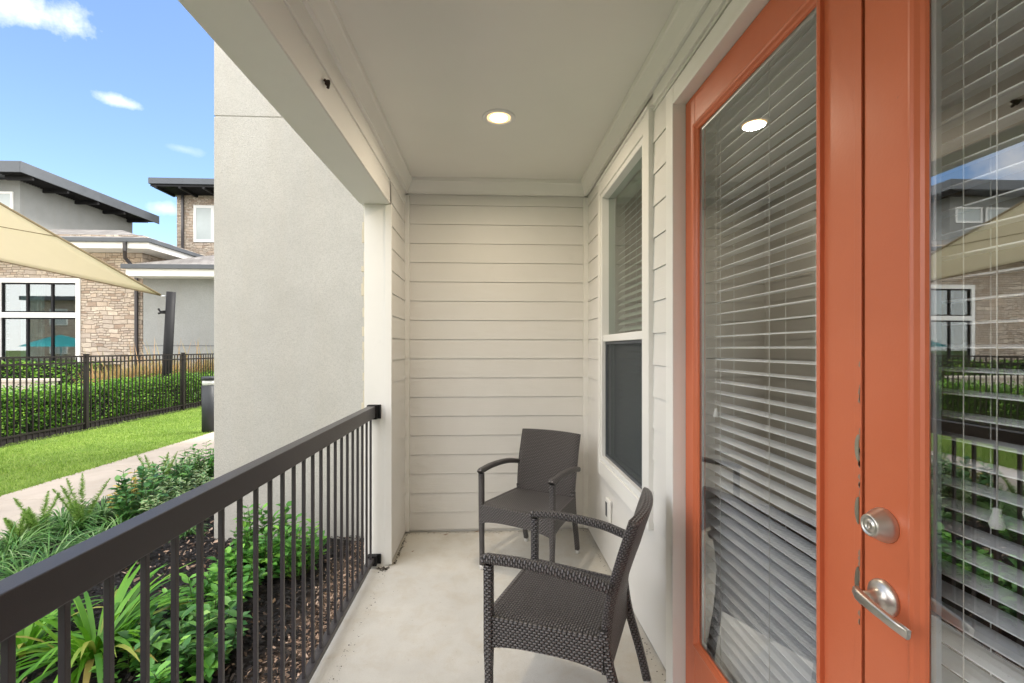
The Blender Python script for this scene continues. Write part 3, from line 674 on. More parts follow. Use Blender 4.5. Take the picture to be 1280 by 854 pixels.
# ------------------------------------------------------------ wicker armchairs
def make_chair(label):
    t = thing('wicker_armchair', label, 'armchair', (0, 0, 0), 'wicker armchairs on the porch')
    W = M['wicker']
    def lp(*pts, n=6):       # smooth polyline through points (Catmull-Rom)
        P = [Vector(p) for p in pts]; out = []
        for i in range(len(P)-1):
            p0, p1, p2, p3 = P[max(i-1, 0)], P[i], P[i+1], P[min(i+2, len(P)-1)]
            for k in range(n):
                s = k/n; out.append(.5*((2*p1)+(p2-p0)*s+(2*p0-5*p1+4*p2-p3)*s*s+(3*p1-p0-3*p2+p3)*s**3))
        out.append(P[-1]); return out
    def part(m, name, mat=W, par=t, bevel=0): return m.build(name, mat, par, bevel, off=(0, 0, 0))
    for sx in (-1, 1):
        m = MB(); m.sweep(lp((sx*.252, .246, .030), (sx*.255, .246, .3), (sx*.257, .246, .63), n=4), (1, 0, 0), [.030]*4+[.034]*5, [.030]*4+[.036]*5, .3, 3)
        lg = part(m, 'leg')
        c = MB(); c.lathe((sx*.252, .246, 0), (0, 0, 1), [(0, 0), (.0165, .001), (.018, .005), (.018, .031), (0, .031)], 14); part(c, 'foot_cap', M['cap'], lg)
        m = MB(); m.sweep(lp((sx*.205, -.285, .030), (sx*.207, -.255, .15), (sx*.21, -.205, .32), (sx*.213, -.185, .46), n=4), (1, 0, 0), .032, .034, .3, 3)
        lg = part(m, 'leg')
        c = MB(); c.lathe((sx*.205, -.289, 0), (0, 0, 1), [(0, 0), (.0165, .001), (.018, .005), (.018, .031), (0, .031)], 14); part(c, 'foot_cap', M['cap'], lg)
        m = MB(); m.sweep(lp((sx*.257, .266, .640), (sx*.257, .255, .648), (sx*.258, .22, .651), (sx*.258, .10, .656), (sx*.252, -.08, .645), (sx*.236, -.215, .616), n=5), (1, 0, 0), .040, .034, .35, 3)
        part(m, 'armrest')
    # backrest: a thick woven slab swept up its own curve
    path = lp((0, -.188, .30), (0, -.186, .42), (0, -.202, .56), (0, -.235, .70), (0, -.272, .82), (0, -.280, .848), n=6)
    n = len(path); m = MB(); K = 14; Lv = 0
    for i, p in enumerate(path):
        if i: Lv += (p-path[i-1]).length
        t_ = (path[min(i+1, n-1)]-path[max(i-1, 0)]).normalized(); up_ = Vector((1, 0, 0)).cross(t_); top_ = (n-1-i)
        hw = .220+.010*min(1, i/(n*.5))-(.010 if top_ == 0 else 0); th = (.010, .016, .019)[top_] if top_ < 3 else .019
        ring = []
        for sg in (1, -1):
            for k in range(K+1):
                x = hw*(2*k/K-1)*sg; e = 1 if 0 < k < K else .45
                cv = .030*(1-(x/hw)**2)*min(1, max(0, (p.z-.36)/.34)); tp = .002*(1-(x/hw)**2)*(1 if top_ < 2 else 0)
                ring.append(Vector((x, p.y-cv, p.z+tp))-up_*th*e*sg)
        m.v += [tuple(q) for q in ring]
        if i:
            R_ = 2*(K+1); b0 = (i-1)*R_; b1 = i*R_; dl = (p-path[i-1]).length
            for k in range(R_):
                k2 = (k+1) % R_; m.f.append((b0+k, b1+k, b1+k2, b0+k2)); u0 = k*2*hw/K; m.uv.append([(u0, Lv-dl), (u0, Lv), (u0+2*hw/K, Lv), (u0+2*hw/K, Lv-dl)]); m.sm.append(True)
    b1 = (n-1)*2*(K+1)
    for k in range(K): m.f.append((b1+k, b1+k+1, b1+2*K-k, b1+2*K+1-k)); m.uv.append([(k*.03, 0), (k*.03+.03, 0), (k*.03+.03, .02), (k*.03, .02)]); m.sm.append(False)
    part(m, 'backrest')
    # seat: sagging top with rolled edge
    m = MB(); N = 14
    def sp(i, j, dz=0):
        v = -.185+(.262+.185)*j/N; hw = .212+(.262-.212)*j/N; x = -hw+2*hw*i/N
        sag = -.014*(1-(2*i/N-1)**2)*(1-(2*j/N-1)**2); ed = 0 if 0 < i < N and 0 < j < N else -.006
        return (x, v, .434+sag+ed+dz)
    for i in range(N):
        for j in range(N):
            q = [sp(i, j), sp(i+1, j), sp(i+1, j+1), sp(i, j+1)]; m.quad(q, [(a[0]+1, a[1]+1) for a in q], True)
            q = [sp(i, j+1, -.025), sp(i+1, j+1, -.025), sp(i+1, j, -.025), sp(i, j, -.025)]; m.quad(q, [(a[0]+1, a[1]+1) for a in q], True)
    part(m, 'seat')
    # apron strips with an arched lower edge
    def apron(a, b, arch):
        m = MB(); a = Vector(a); b = Vector(b); K = 16; d = (b-a); L = d.length; nrm = Vector((d.y, -d.x, 0)).normalized()*.009
        pts = []
        for k in range(K+1):
            s = k/K; zb = .312+arch*(1-abs(2*s-1)**3.0); pts.append((a+d*s, zb))
        for k in range(K):
            (p0, z0), (p1, z1) = pts[k], pts[k+1]; u0, u1 = L*k/K+1, L*(k+1)/K+1
            for sg in (1, -1):
                o = nrm*sg; q = [p0+o+Vector((0,0,z0)), p1+o+Vector((0,0,z1)), p1+o+Vector((0,0,.430)), p0+o+Vector((0,0,.430))]
                uv = [(u0, z0), (u1, z1), (u1, .43), (u0, .43)]
                if sg < 0: q.reverse(); uv.reverse()
                m.quad(q, uv)
            m.quad([p0-nrm+Vector((0,0,z0)), p1-nrm+Vector((0,0,z1)), p1+nrm+Vector((0,0,z1)), p0+nrm+Vector((0,0,z0))], [(u0, 0), (u1, 0), (u1, .01), (u0, .01)])
            m.quad([p0+nrm+Vector((0,0,.43)), p1+nrm+Vector((0,0,.43)), p1-nrm+Vector((0,0,.43)), p0-nrm+Vector((0,0,.43))], [(u0, 0), (u1, 0), (u1, .01), (u0, .01)])
        return m
    part(apron((-.245, .256, 0), (.245, .256, 0), .022), 'apron')
    part(apron((.256, .245, 0), (.222, -.185, 0), .022), 'apron'); part(apron((-.222, -.185, 0), (-.256, .245, 0), .022), 'apron')
    return t
def face(o, loc, fwd):
    o.location = (loc[0], loc[1], 0); o.rotation_euler = (0, 0, math.atan2(-fwd[0], fwd[1]))
ch1 = make_chair('dark grey woven wicker armchair in the back corner, facing the camera')
ch2 = copy_tree(ch1)
ch2['label'] = 'nearer dark wicker armchair seen from its side, back against the orange door trim'
face(ch1, (.163+.246*.538, 2.87+.246*.843), (-.538, -.843))
face(ch2, (.108+.246*.9, 1.975-.246*.434), (-.9, .434))

# ------------------------------------------------------------ debris on the slab
m = MB()
def bit(x, y, r, z=.002):
    a = random.uniform(0, 6.28); k = random.randint(4, 6)
    m.quad([(x+r*random.uniform(.5, 1.2)*math.cos(a+6.28*i/k), y+r*random.uniform(.4, 1)*math.sin(a+6.28*i/k), z+random.uniform(0, r*.35)) for i in range(k)])
for k in range(230): bit(-.70+abs(random.gauss(0, .022)), random.uniform(0, 3.05), random.choice((.0015, .002, .003, .005)))
for k in range(150): bit(random.uniform(XL+.02, XR-.04), YB-.016-abs(random.gauss(0, .012)), random.choice((.002, .003, .005)))
for k in range(120): bit(XR-.02-abs(random.gauss(0, .010)), random.uniform(1.9, 3.6), random.choice((.001, .002, .004)))
for k in range(90): bit(XL+.018+abs(random.gauss(0, .008)), random.uniform(3.1, 3.6), random.choice((.003, .005, .007)))
for k in range(70): bit(random.uniform(-.6, .7), random.uniform(1, 3.5), random.choice((.0015, .002, .003)))
for k in range(60): bit(-.70+random.gauss(0, .02), 3.03+random.gauss(0, .02), random.choice((.004, .008)))
tag(m.build('dirt', M['crack']), 'dark crumbs of dirt and dry leaf along the slab edges', 'dirt', kind='stuff')
for k, (px, py, s_) in enumerate(((557, 669, .022), (596, 665, .018), (516, 690, .012))):
    q = atZ(px, py, 0); m = MB(); m.quad([(q.x-s_, q.y, .004), (q.x, q.y-s_*.4, .003), (q.x+s_, q.y+s_*.1, .010), (q.x+.2*s_, q.y+s_*.5, .004)])
    tag(m.build('dry_leaf', M['leaf_litter'], off=(q.x, q.y, .002)), ['small brown dry leaf on the slab near the back wall', 'dry leaf crumb beside the far chair at the back wall', 'dry leaf scrap beside the left inner wall'][k], 'leaf')

# ------------------------------------------------------------ mulch chips and litter
def chipfield(name, mat, n, fx, fy, label, zf=GZ, smin=.006, smax=.022):
    m = MB()
    for k in range(n):
        x, y = fx(), fy(); L = random.uniform(smin, smax); W_ = L*random.uniform(.25, .55); a = random.uniform(0, 6.28)
        d = Vector((math.cos(a), math.sin(a), random.uniform(-.6, .6)))*L; e = Vector((-math.sin(a), math.cos(a), random.uniform(-.6, .6)))*W_
        c = Vector((x, y, zf+random.uniform(.0, .028)))
        m.quad([c-d-e*.4, c+d*.3-e, c+d, c-d*.2+e])
    return tag(m.build(name, mat), label, 'mulch', kind='stuff')
chipfield('bark_mulch', M['chips'], 34000, lambda: -.83-random.random()**1.2*3.1, lambda: random.uniform(.9, 4.6), 'black shredded bark mulch covering the planting bed')
chipfield('leaf_litter', M['leaf_litter'], 6500, lambda: -.82-abs(random.gauss(0, .14)), lambda: 3.8-abs(random.gauss(0, 1.3)), 'tan leaf litter on the bare strip beside the slab', smin=.004, smax=.018)
chipfield('leaf_litter', M['leaf_litter'], 500, lambda: -2.2+random.gauss(0, .5), lambda: 3.9+random.gauss(0, .35), 'scattered pale leaves on the black mulch by the stucco wall', smin=.006, smax=.03)

# ------------------------------------------------------------ plants
def ribbon(m, p, d, L, wd, droop, seg=5, up=1.0, fold=0):
    p = Vector(p); d = Vector(d).normalized(); side = Vector((-d.y, d.x, 0)).normalized(); prev = None; t = Vector((d.x, d.y, up)).normalized()
    for k in range(seg+1):
        s = k/seg; ww = wd*(math.sin(math.pi*(.18+.82*s))**.7 if s < 1 else 0.02)*.5
        q = [p-side*ww, p+side*ww]
        if prev: m.quad([prev[0], prev[1], q[1], q[0]], [(-1, s), (1, s), (1, s), (-1, s)], True)
        prev = q; p = p+t*(L/seg); t = (t+Vector((0, 0, -droop/seg))).normalized()
def weld(m):          # merge the doubled ribbon vertices so a blade is one island
    key = {}; nv = []; mp = []
    for v in m.v:
        k = (round(v[0], 5), round(v[1], 5), round(v[2], 5))
        if k not in key: key[k] = len(nv); nv.append(v)
        mp.append(key[k])
    m.v = nv; m.f = [tuple(mp[i] for i in f) for f in m.f]; return m
def leaf_shape(m, c, d, up, L, W_):     # folded ovate leaf, one island
    c = Vector(c); d = Vector(d).normalized(); s = d.cross(Vector(up)).normalized(); n = s.cross(d)
    b = len(m.v); pts = [c, c+d*L*.3+s*W_*.42+n*W_*.16, c+d*L*.65+s*W_*.40+n*W_*.14, c+d*L-n*L*.10, c+d*L*.65-s*W_*.40+n*W_*.14, c+d*L*.3-s*W_*.42+n*W_*.16, c+d*L*.33, c+d*L*.67+n*(-L*.03)]
    m.v += [tuple(q) for q in pts]; U = [(0,0),(1,.3),(1,.6),(0,1),(-1,.6),(-1,.3),(0,.3),(0,.6)]
    for f in ((0,1,6),(1,2,7,6),(2,3,7),(0,6,5),(6,7,4,5),(7,3,4)):
        m.f.append(tuple(b+i for i in f)); m.uv.append([U[i] for i in f]); m.sm.append(True)
def grasslike(name, label, cat, loc, mat, n, L, wd, droop, spread=.05, up=(.6, 2.2), group=None):
    m = MB()
    for k in range(n):
        a = random.uniform(0, 6.28); r = random.uniform(0, spread)
        ribbon(m, (loc[0]+r*math.cos(a), loc[1]+r*math.sin(a), loc[2]), (math.cos(a), math.sin(a), 0), L*random.uniform(.6, 1.1), wd*random.uniform(.7, 1.15), droop*random.uniform(.7, 1.3), 7, random.uniform(*up))
    return tag(weld(m).build(name, mat, off=loc), label, cat, group)
def rdir(zmin=-.3, zmax=1):
    a = random.uniform(0, 6.28); z = random.uniform(zmin, zmax); return Vector((math.cos(a), math.sin(a), z)).normalized()
def shrub(label, loc, h, rad, nst, leafL, mat, group, per=14, name='leafy_shrub', lean=1.0):
    t = thing(name, label, 'shrub', loc, group)
    ms = MB(); ml = MB()
    for k in range(nst):
        a = random.uniform(0, 6.28); r = rad*random.uniform(.2, 1)**.6; top = Vector((loc[0]+r*math.cos(a), loc[1]+r*math.sin(a), loc[2]+h*random.uniform(.55, 1.0)*(1-.35*(r/rad)**2)))
        base = Vector((loc[0]+r*.25*math.cos(a), loc[1]+r*.25*math.sin(a), loc[2]-.02)); mid = base.lerp(top, .5)+Vector((math.cos(a), math.sin(a), 0))*r*.15*lean
        ms.cyl(base, mid, .004, .003, 5, caps=False); ms.cyl(mid, top, .003, .0015, 5, caps=False)
        for j in range(per):
            s = (j+.5)/per; s = .18+.82*s
            q = base.lerp(mid, s*2) if s < .5 else mid.lerp(top, s*2-1); b = random.uniform(0, 3.14)
            for sg in (0, math.pi):
                dd = Vector((math.cos(b+sg), math.sin(b+sg), random.uniform(.0, .9)))
                LL = leafL*random.uniform(.65, 1.15); leaf_shape(ml, q, dd, Vector((0, 0, 1))+rdir()*.3, LL, LL*.56)
    ms.build('stems', M['stem'], t); ml.build('foliage', mat, t); return t
def fern(label, loc, h, n, group):
    t = thing('foxtail_fern', label, 'fern', loc, group); m = MB()
    for k in range(n):
        a = random.uniform(0, 6.28); lean = random.uniform(.05, .38); d = Vector((math.cos(a)*lean, math.sin(a)*lean, 1)).normalized(); H = h*random.uniform(.6, 1.05)
        p0 = Vector(loc)
        for j in range(520):
            s = random.random(); q = p0+d*H*s+Vector((math.cos(a), math.sin(a), 0))*(s*s*.06); r = .034*math.sin(math.pi*min(1, .12+s*.88))**.6+.004
            e = (rdir(-.5, .9))*r; w_ = Vector((-e.y, e.x, .2)).normalized()*.0028
            m.quad([q-w_, q+w_, q+e+Vector((0, 0, r*.5))])
    m.build('plumes', M['fern'], t); return t
Z = GZ
# daylily close to the rail
for (px, py, n, L, wd, lab) in ((120, 822, 100, .54, .027, 'bright green strap-leaved daylily clump nearest the camera behind the railing'), (30, 815, 60, .42, .026, 'smaller bright daylily clump at the far left behind the near balusters')):
    q = atZ(px, py, Z); grasslike('daylily', lab, 'daylily', (q.x, q.y, Z), M['daylily'], n, L, wd, 1.7, .10, (.4, 2.6), 'daylilies behind the railing')
# liriope tufts along the path
lir = [(30, 735, 'bottommost lilyturf tuft, arching at the left picture edge above the handrail'), (60, 712, 'arching lilyturf tuft above the handrail near the left edge'), (5, 705, 'lilyturf tuft cut by the left picture edge, beside the path'),
       (120, 690, 'dark green lilyturf tuft between the first fern and the second fern'), (88, 668, 'lilyturf tuft just left of the second foxtail fern'), (150, 672, 'lilyturf tuft beneath the tall dark leafy sprig'), (205, 640, 'small lilyturf tuft right of the tall leafy sprig'),
       (232, 612, 'lilyturf tuft in the far corner of the bed beside the stucco wall'), (258, 600, 'farthest lilyturf tuft against the stucco wall edge'), (235, 668, 'short grassy tuft on the black mulch below the handrail'),
       (22, 688, 'lilyturf tuft spilling onto the path edge at the far left, behind the low fern'), (78, 662, 'lilyturf tuft spilling onto the path between the first two ferns'), (128, 650, 'lilyturf tuft at the path edge left of the tall leafy sprig'),
       (185, 626, 'lilyturf tuft at the path edge under the yellow leaves'), (240, 604, 'lilyturf tuft at the path edge, last before the stucco wall')]
for k, (px, py, lab) in enumerate(lir):
    q = atZ(px, py, Z); grasslike('lilyturf', lab, 'grass tuft', (q.x, q.y, Z), M['liriope'], 90 if k == 9 else 150, .22 if k == 9 else .41, .0095, 2.5, .05, (.6, 2.6), 'lilyturf tufts along the path')
for (px, py, h, n, lab) in ((48, 676, .38, 7, 'pale green foxtail fern beside the path at the left'), (102, 662, .46, 6, 'tall upright foxtail fern in the middle of the bed edge'), (198, 622, .52, 6, 'foxtail fern near the far end of the bed'), (22, 682, .30, 4, 'low foxtail fern cut off by the left picture edge')):
    q = atZ(px, py, Z); fern(lab, (q.x, q.y, Z), h, n, 'foxtail ferns')
sh = [(190, 640, .46, .24, 22, .075, 'shrub_pale', 'pale variegated shrub right of the tall sprig, at the path edge'),
      (208, 625, .50, .26, 24, .075, 'shrub_dark', 'dark leafy shrub at the path edge near the far end of the bed'),
      (232, 612, .52, .28, 26, .075, 'shrub_pale', 'tall pale variegated shrub at the path edge beside the bollard light'),
      (256, 602, .50, .24, 22, .07, 'shrub', 'green shrub half hidden behind the stucco wall corner'),
      (228, 765, .15, .10, 6, .06, 'shrub', 'bright seedling plant left of the middle balusters plant'),
      (230, 856, .24, .15, 9, .075, 'shrub', 'green leafy plant cut by the bottom edge, right of the daylily'),
(168, 655, .58, .20, 18, .085, 'shrub_dark', 'tall dark leafy sprig shrub rising over the path beside the yellow leaves'),
      (215, 655, .34, .26, 22, .07, 'shrub_pale', 'pale variegated shrub over the handrail, right of the tall sprig'),
      (245, 632, .36, .26, 22, .07, 'shrub_pale', 'pale variegated shrub next to the stucco wall'),
      (150, 705, .24, .20, 14, .06, 'shrub', 'low bright green shrub just above the handrail'),
      (330, 716, .56, .22, 32, .075, 'shrub', 'tallest bushy green shrub in front of the stucco wall'),
      (372, 722, .46, .19, 24, .068, 'shrub', 'bushy green shrub nearest the pier, right of the tallest one'),
      (300, 722, .32, .18, 16, .075, 'shrub', 'low green shrub at the left foot of the tallest shrub'),
      (262, 775, .32, .22, 15, .072, 'shrub', 'green leafy plant behind the middle balusters'),
      (290, 748, .30, .17, 11, .068, 'shrub', 'small bright shrub between the middle plants and the wall shrubs'),
      (205, 820, .26, .17, 11, .078, 'shrub_dark', 'dark green broad leaved plant right of the daylily'),
      (268, 825, .28, .18, 12, .078, 'shrub_dark', 'dark green broad leaved plant closest to the slab'),
      (160, 845, .18, .13, 7, .065, 'shrub', 'low bright seedling plant at the foot of the daylily')]
for (px, py, h, rd, ns, ll, mt, lab) in sh:
    q = atZ(px, py, Z); shrub(lab, (q.x, q.y, Z), h, rd, ns, ll, M[mt], 'leafy shrubs in the planting bed', 9)
q = atZ(157, 646, Z); shrub('shrub with yellow leaves in the middle of the bed', (q.x, q.y, Z), .56, .13, 9, .075, M['yellow'], 'leafy shrubs in the planting bed', 6)

# lawn blades
m = MB()
for k in range(70000):
    x = random.uniform(-7.95, -5.2); y = 2.5+random.random()**1.3*12; a = random.uniform(0, 6.28); h = random.uniform(.02, .05)*(1.3 if x > -5.3 else 1); w_ = .005
    c = Vector((x, y, GZ+.006)); s_ = Vector((math.cos(a), math.sin(a), 0))*w_; l = Vector((random.uniform(-.6, .6)*h, random.uniform(-.6, .6)*h, h)); m.quad([c-s_, c+s_, c+l])
tag(m.build('grass', M['grass']), 'short bright green lawn grass between path and fence', 'grass', kind='stuff')

# ------------------------------------------------------------ fence, hedge, bollard
FX = -7.9; fn = thing('pool_fence', 'long black metal picket fence in front of the hedge', 'fence', (FX, 9, GZ))
py_ = [9.34+2.83*k for k in range(-5, 6)]
for y in py_:
    m = MB(); m.box(FX-.032, FX+.032, y-.032, y+.032, GZ, 1.335); m.box(FX-.037, FX+.037, y-.037, y+.037, 1.336, 1.35); m.build('post', M['fence'], fn, bevel=.003)
for y0, y1 in zip(py_[:-1], py_[1:]):
    m = MB(); n = 27
    for z in (1.285, 1.165, -.02): m.box(FX-.014, FX+.014, y0+.033, y1-.033, z, z+.03)
    for k in range(1, n): yy = y0+(y1-y0)*k/n; m.box(FX-.0085, FX+.0085, yy-.0085, yy+.0085, GZ+.04, 1.283)
    m.build('picket_panel', M['fence'], fn)
m = MB(); m.box(-9.4, -7.80, -6, 24, GZ-.02, GZ+.020); tag(m.build('fence_kerb', M['mulch']), kind='structure')

def leafbox(m, x0, x1, y0, y1, z0, z1, n, L, skin=.12):
    from mathutils import noise as mn
    for k in range(n):
        f = random.random()
        if f < .5: x = x1-random.random()**1.5*skin; z = random.uniform(z0, z1); x += .05*mn.noise(Vector((0, k*0, 0)))
        else: x = random.uniform(x0, x1); z = z1-random.random()**1.5*skin
        y = random.uniform(y0, y1)
        bulge = .12*mn.noise(Vector((y*1.7, z*2, 1)))+.09*mn.noise(Vector((y*5, z*5, 4)))
        if f < .5: x += bulge
        else: z += .14*mn.noise(Vector((x*2, y*1.8, 7)))+.07*mn.noise(Vector((x*6, y*6, 2)))+.03+(random.random()**6)*.12
        d = rdir(-.2, 1); LL = L*random.uniform(.5, 1.05); s_ = d.cross(rdir(-1, 1)).normalized()*LL*.33; c = Vector((x, y, z)); m.quad([c, c+d*LL*.5+s_, c+d*LL, c+d*LL*.5-s_])
hd = thing('hedge', 'clipped bright green hedge directly behind the black fence', 'hedge', (-8.5, 8, GZ))
m = MB(); leafbox(m, -9.0, -8.30, 2, 17, -.08, .64, 62000, .055, .26); m.build('foliage', M['hedge'], hd)
m = MB(); m.box(-8.93, -8.44, 1.9, 17, GZ, .54); m.build('shade_core', M['hedge_core'], hd)  # near-black box: the shade inside the hedge is put into its colour
hd = thing('hedge', 'second low bright hedge farther back below the clubhouse window', 'hedge', (-16, 15.6, GZ))
m = MB()
for k in range(9000):
    c = Vector((random.uniform(-26, -12.5), 15.2+random.random()**2*.8, random.uniform(-.1, 1.02))); d = rdir(-.2, 1); LL = .10*random.uniform(.6, 1.2); s_ = d.cross(rdir(-1, 1)).normalized()*LL*.35
    m.quad([c, c+d*LL*.5+s_, c+d*LL, c+d*LL*.5-s_])
m.build('foliage', M['hedge'], hd); m = MB(); m.box(-26, -12.6, 15.4, 16.2, GZ, .92); m.build('shade_core', M['hedge_core'], hd)  # same near-black core, inner shade as colour
m = MB(); c = atY(-80, 478, 10.5); d_ = atY(62, 478, 10.5)
m.box(c.x, d_.x, 10.4, 10.7, GZ, d_.z+.02); m.box(c.x-.03, d_.x+.03, 10.36, 10.74, d_.z+.02, d_.z+.07)
o = m.build('garden_wall', M['deck'], off=(c.x, 10.5, GZ)); tag(o, 'low pale garden wall between the two hedges', 'wall')

og = [(150, 12.2, 1.35), (172, 12.8, 1.45), (196, 13.4, 1.5), (222, 12.6, 1.5), (240, 13.6, 1.55), (258, 12.9, 1.5), (275, 13.6, 1.5), (130, 13.2, 1.3)]
for k, (px, Y, h) in enumerate(og):
    r_ = ray(px, 440); Y = 9.45*r_.y/-r_.x; c = atY(px, 440, Y); m = MB()
    for j in range(300):
        a = random.uniform(0, 6.28); ribbon(m, (c.x+random.gauss(0, .12), Y+random.gauss(0, .12), GZ), (math.cos(a), math.sin(a), 0), h*random.uniform(.65, 1.0), .017, .8, 5, random.uniform(2.5, 7))
    for j in range(7):
        a = random.uniform(0, 6.28); ribbon(m, (c.x+random.gauss(0, .1), Y+random.gauss(0, .1), GZ), (math.cos(a), math.sin(a), 0), h*random.uniform(1.15, 1.35), .022, .9, 6, random.uniform(4, 8))
    labs = ['leftmost but one', 'third from the left', 'fourth from the left, just left of the sail pole', 'directly right of the sail pole', 'third from the right', 'beside the bollard, second from the right', 'half hidden by the stucco wall, rightmost', 'leftmost']
    tag(weld(m).build('ornamental_grass', M['dry_grass'], off=(c.x, Y, GZ)), 'tawny ornamental grass clump behind the hedge, '+labs[k], 'grass clump', 'ornamental grasses behind the hedge')

bp = atZ(261, 540, GZ+.012); bp.x -= .0
bt = thing('bollard_light', 'short black bollard light with clear lens on the lawn edge by the stucco wall', 'bollard light', (bp.x, bp.y, GZ))
m = MB(); m.lathe((bp.x, bp.y, GZ), (0, 0, 1), [(0, 0), (.115, 0), (.115, .90), (0, .90)], 28); m.build('post', M['bollard'], bt)
m = MB(); m.lathe((bp.x, bp.y, GZ+.9), (0, 0, 1), [(.05, 0), (.108, .005), (.108, .10), (.05, .10)], 28); m.build('lens', M['bollard_lens'], bt)
m = MB()
m.lathe((bp.x, bp.y, GZ+1.0), (0, 0, 1), [(0, 0), (.118, 0), (.118, .055), (.10, .07), (0, .075)], 28); m.build('cap', M['bollard'], bt)

# ------------------------------------------------------------ shade sail and its pole
sp_ = thing('sail_pole', 'leaning black steel pole holding the tip of the shade sail', 'pole', (*atY(211, 440, 12.6).xy, GZ))
top = atY(214, 365, 12.6); bot = atY(210, 440, 12.6); dirp = (top-bot); base = bot-dirp*((bot.z-GZ)/dirp.z)
m = MB(); m.cyl(base, top, .115, .105, 20); m.build('shaft', M['black'], sp_)
m = MB(); e = atY(201, 370, 12.5); h1 = atY(198, 386, 12.5); h2 = atY(209, 389, 12.55); h0 = atY(198, 392, 12.5)
m.cyl(e, atY(211, 371, 12.6), .02, seg=8); m.build('shackle', M['alu'], sp_)
m = MB(); m.sweep([h1, h1+Vector((.05, 0, -.08)), h2], (0, 1, 0), .05, .05, .45, 2); m.sweep([h0, h0+Vector((.06, 0, .02)), h2+Vector((0, 0, -.05))], (0, 1, 0), .05, .05, .45, 2); m.build('hook', M['black'], sp_)
A = atY(201, 369, 12.5)
def sag_tri(A, B, C, sag, N=22, cat=.02):
    m = MB(); ix = {}
    A, B, C = Vector(A), Vector(B), Vector(C); G = (A+B+C)/3
    for i in range(N+1):
        for j in range(N+1-i):
            a, b = i/N, j/N; c = 1-a-b; P = A*a+B*b+C*c
            e = 4*(a*b*(1-c)+b*c*(1-a)+a*c*(1-b)); e2 = max(4*a*b*(1-c)**2, 4*b*c*(1-a)**2, 4*a*c*(1-b)**2) if min(a, b, c) < .34 else 0
            edge = 4*a*b if c == min(a, b, c) else (4*b*c if a == min(a, b, c) else 4*a*c)
            P = P+(G-P)*cat*1.2*edge*(1-3*min(a, b, c)); P.z -= sag*27*a*b*c
            ix[i, j] = len(m.v); m.v.append(tuple(P))
    for i in range(N):
        for j in range(N-i):
            m.f.append((ix[i, j], ix[i+1, j], ix[i, j+1])); m.uv.append([(0,0)]*3); m.sm.append(True)
            if i+j < N-1: m.f.append((ix[i+1, j], ix[i+1, j+1], ix[i, j+1])); m.uv.append([(0,0)]*3); m.sm.append(True)
    return m, ix, N
B = atY(-330, 60, 8.6); C = atY(-330, 258, 15.0)
st = thing('shade_sail', 'large tan triangular shade sail stretched to the leaning pole', 'shade sail', tuple(A))
m, ix, N = sag_tri(A, B, C, .05); msail = m.build('canopy', M['sail'], st)
sol = msail.modifiers.new('thick', 'SOLIDIFY'); sol.thickness = .012
def hem(keys, r): return [Vector(m.v[ix[k]]) for k in keys]
for keys in ([(i, N-i) for i in range(N+1)], [(i, 0) for i in range(N+1)], [(0, j) for j in range(N+1)]):
    h_ = MB(); h_.sweep(hem(keys, 0), (0, 0, 1), .05, .022, .45, 2); h_.build('hem', paint('sail_hem', (.17, .13, .07), .8, .1, 0, 20), st)
h_ = MB(); h_.sweep([v+Vector((0, 0, -.012)) for v in hem([(i, 7) for i in range(N-6)], 0)], (0, 0, 1), .018, .008, .45, 2); h_.build('seam', paint('sail_seam', (.22, .17, .09), .8, .1, 0, 20), st)
for nm, cc in (('sail_pole', B), ('sail_pole', C)):
    q = thing('sail_pole', 'black steel sail pole beyond the left picture edge, '+('nearer and taller' if cc is B else 'farther'), 'pole', (cc.x-.15, cc.y, GZ)); mm = MB(); mm.cyl((cc.x-.35, cc.y, GZ), (cc.x-.1, cc.y, cc.z+.2), .1, .1, 16); mm.build('shaft', M['black'], q)

# parasol (out of frame, mirrored in the clubhouse window)
px_, py2 = -19.8, 12.0
t = thing('parasol', 'turquoise round parasol on the pool deck, mirrored in the clubhouse window', 'parasol', (px_, py2, GZ))
m = MB(); m.lathe((px_, py2, 1.55), (0, 0, 1), [(1.35, 0), (.9, .22), (.4, .42), (0, .55)], 12); m.build('canopy', M['turquoise'], t)
m = MB(); m.cyl((px_, py2, GZ), (px_, py2, 2.1), .025); m.build('pole', M['alu'], t)

# ------------------------------------------------------------ the clubhouse
CY = 17.0
cb = thing('clubhouse', 'stone and grey stucco clubhouse with shingle roofs beyond the fence', 'building', (-20, CY, GZ))
def X(px, Y): return atY(px, 436, Y).x
def ZZ(px, py, Y): return atY(px, py, Y).z
xw0, xw1 = X(-3, CY), X(101, CY); zt = ZZ(50, 348, CY); ztr = ZZ(50, 394, CY); zb = .25
xc = X(178, CY); ez = ZZ(120, 304, CY)      # east corner, soffit height
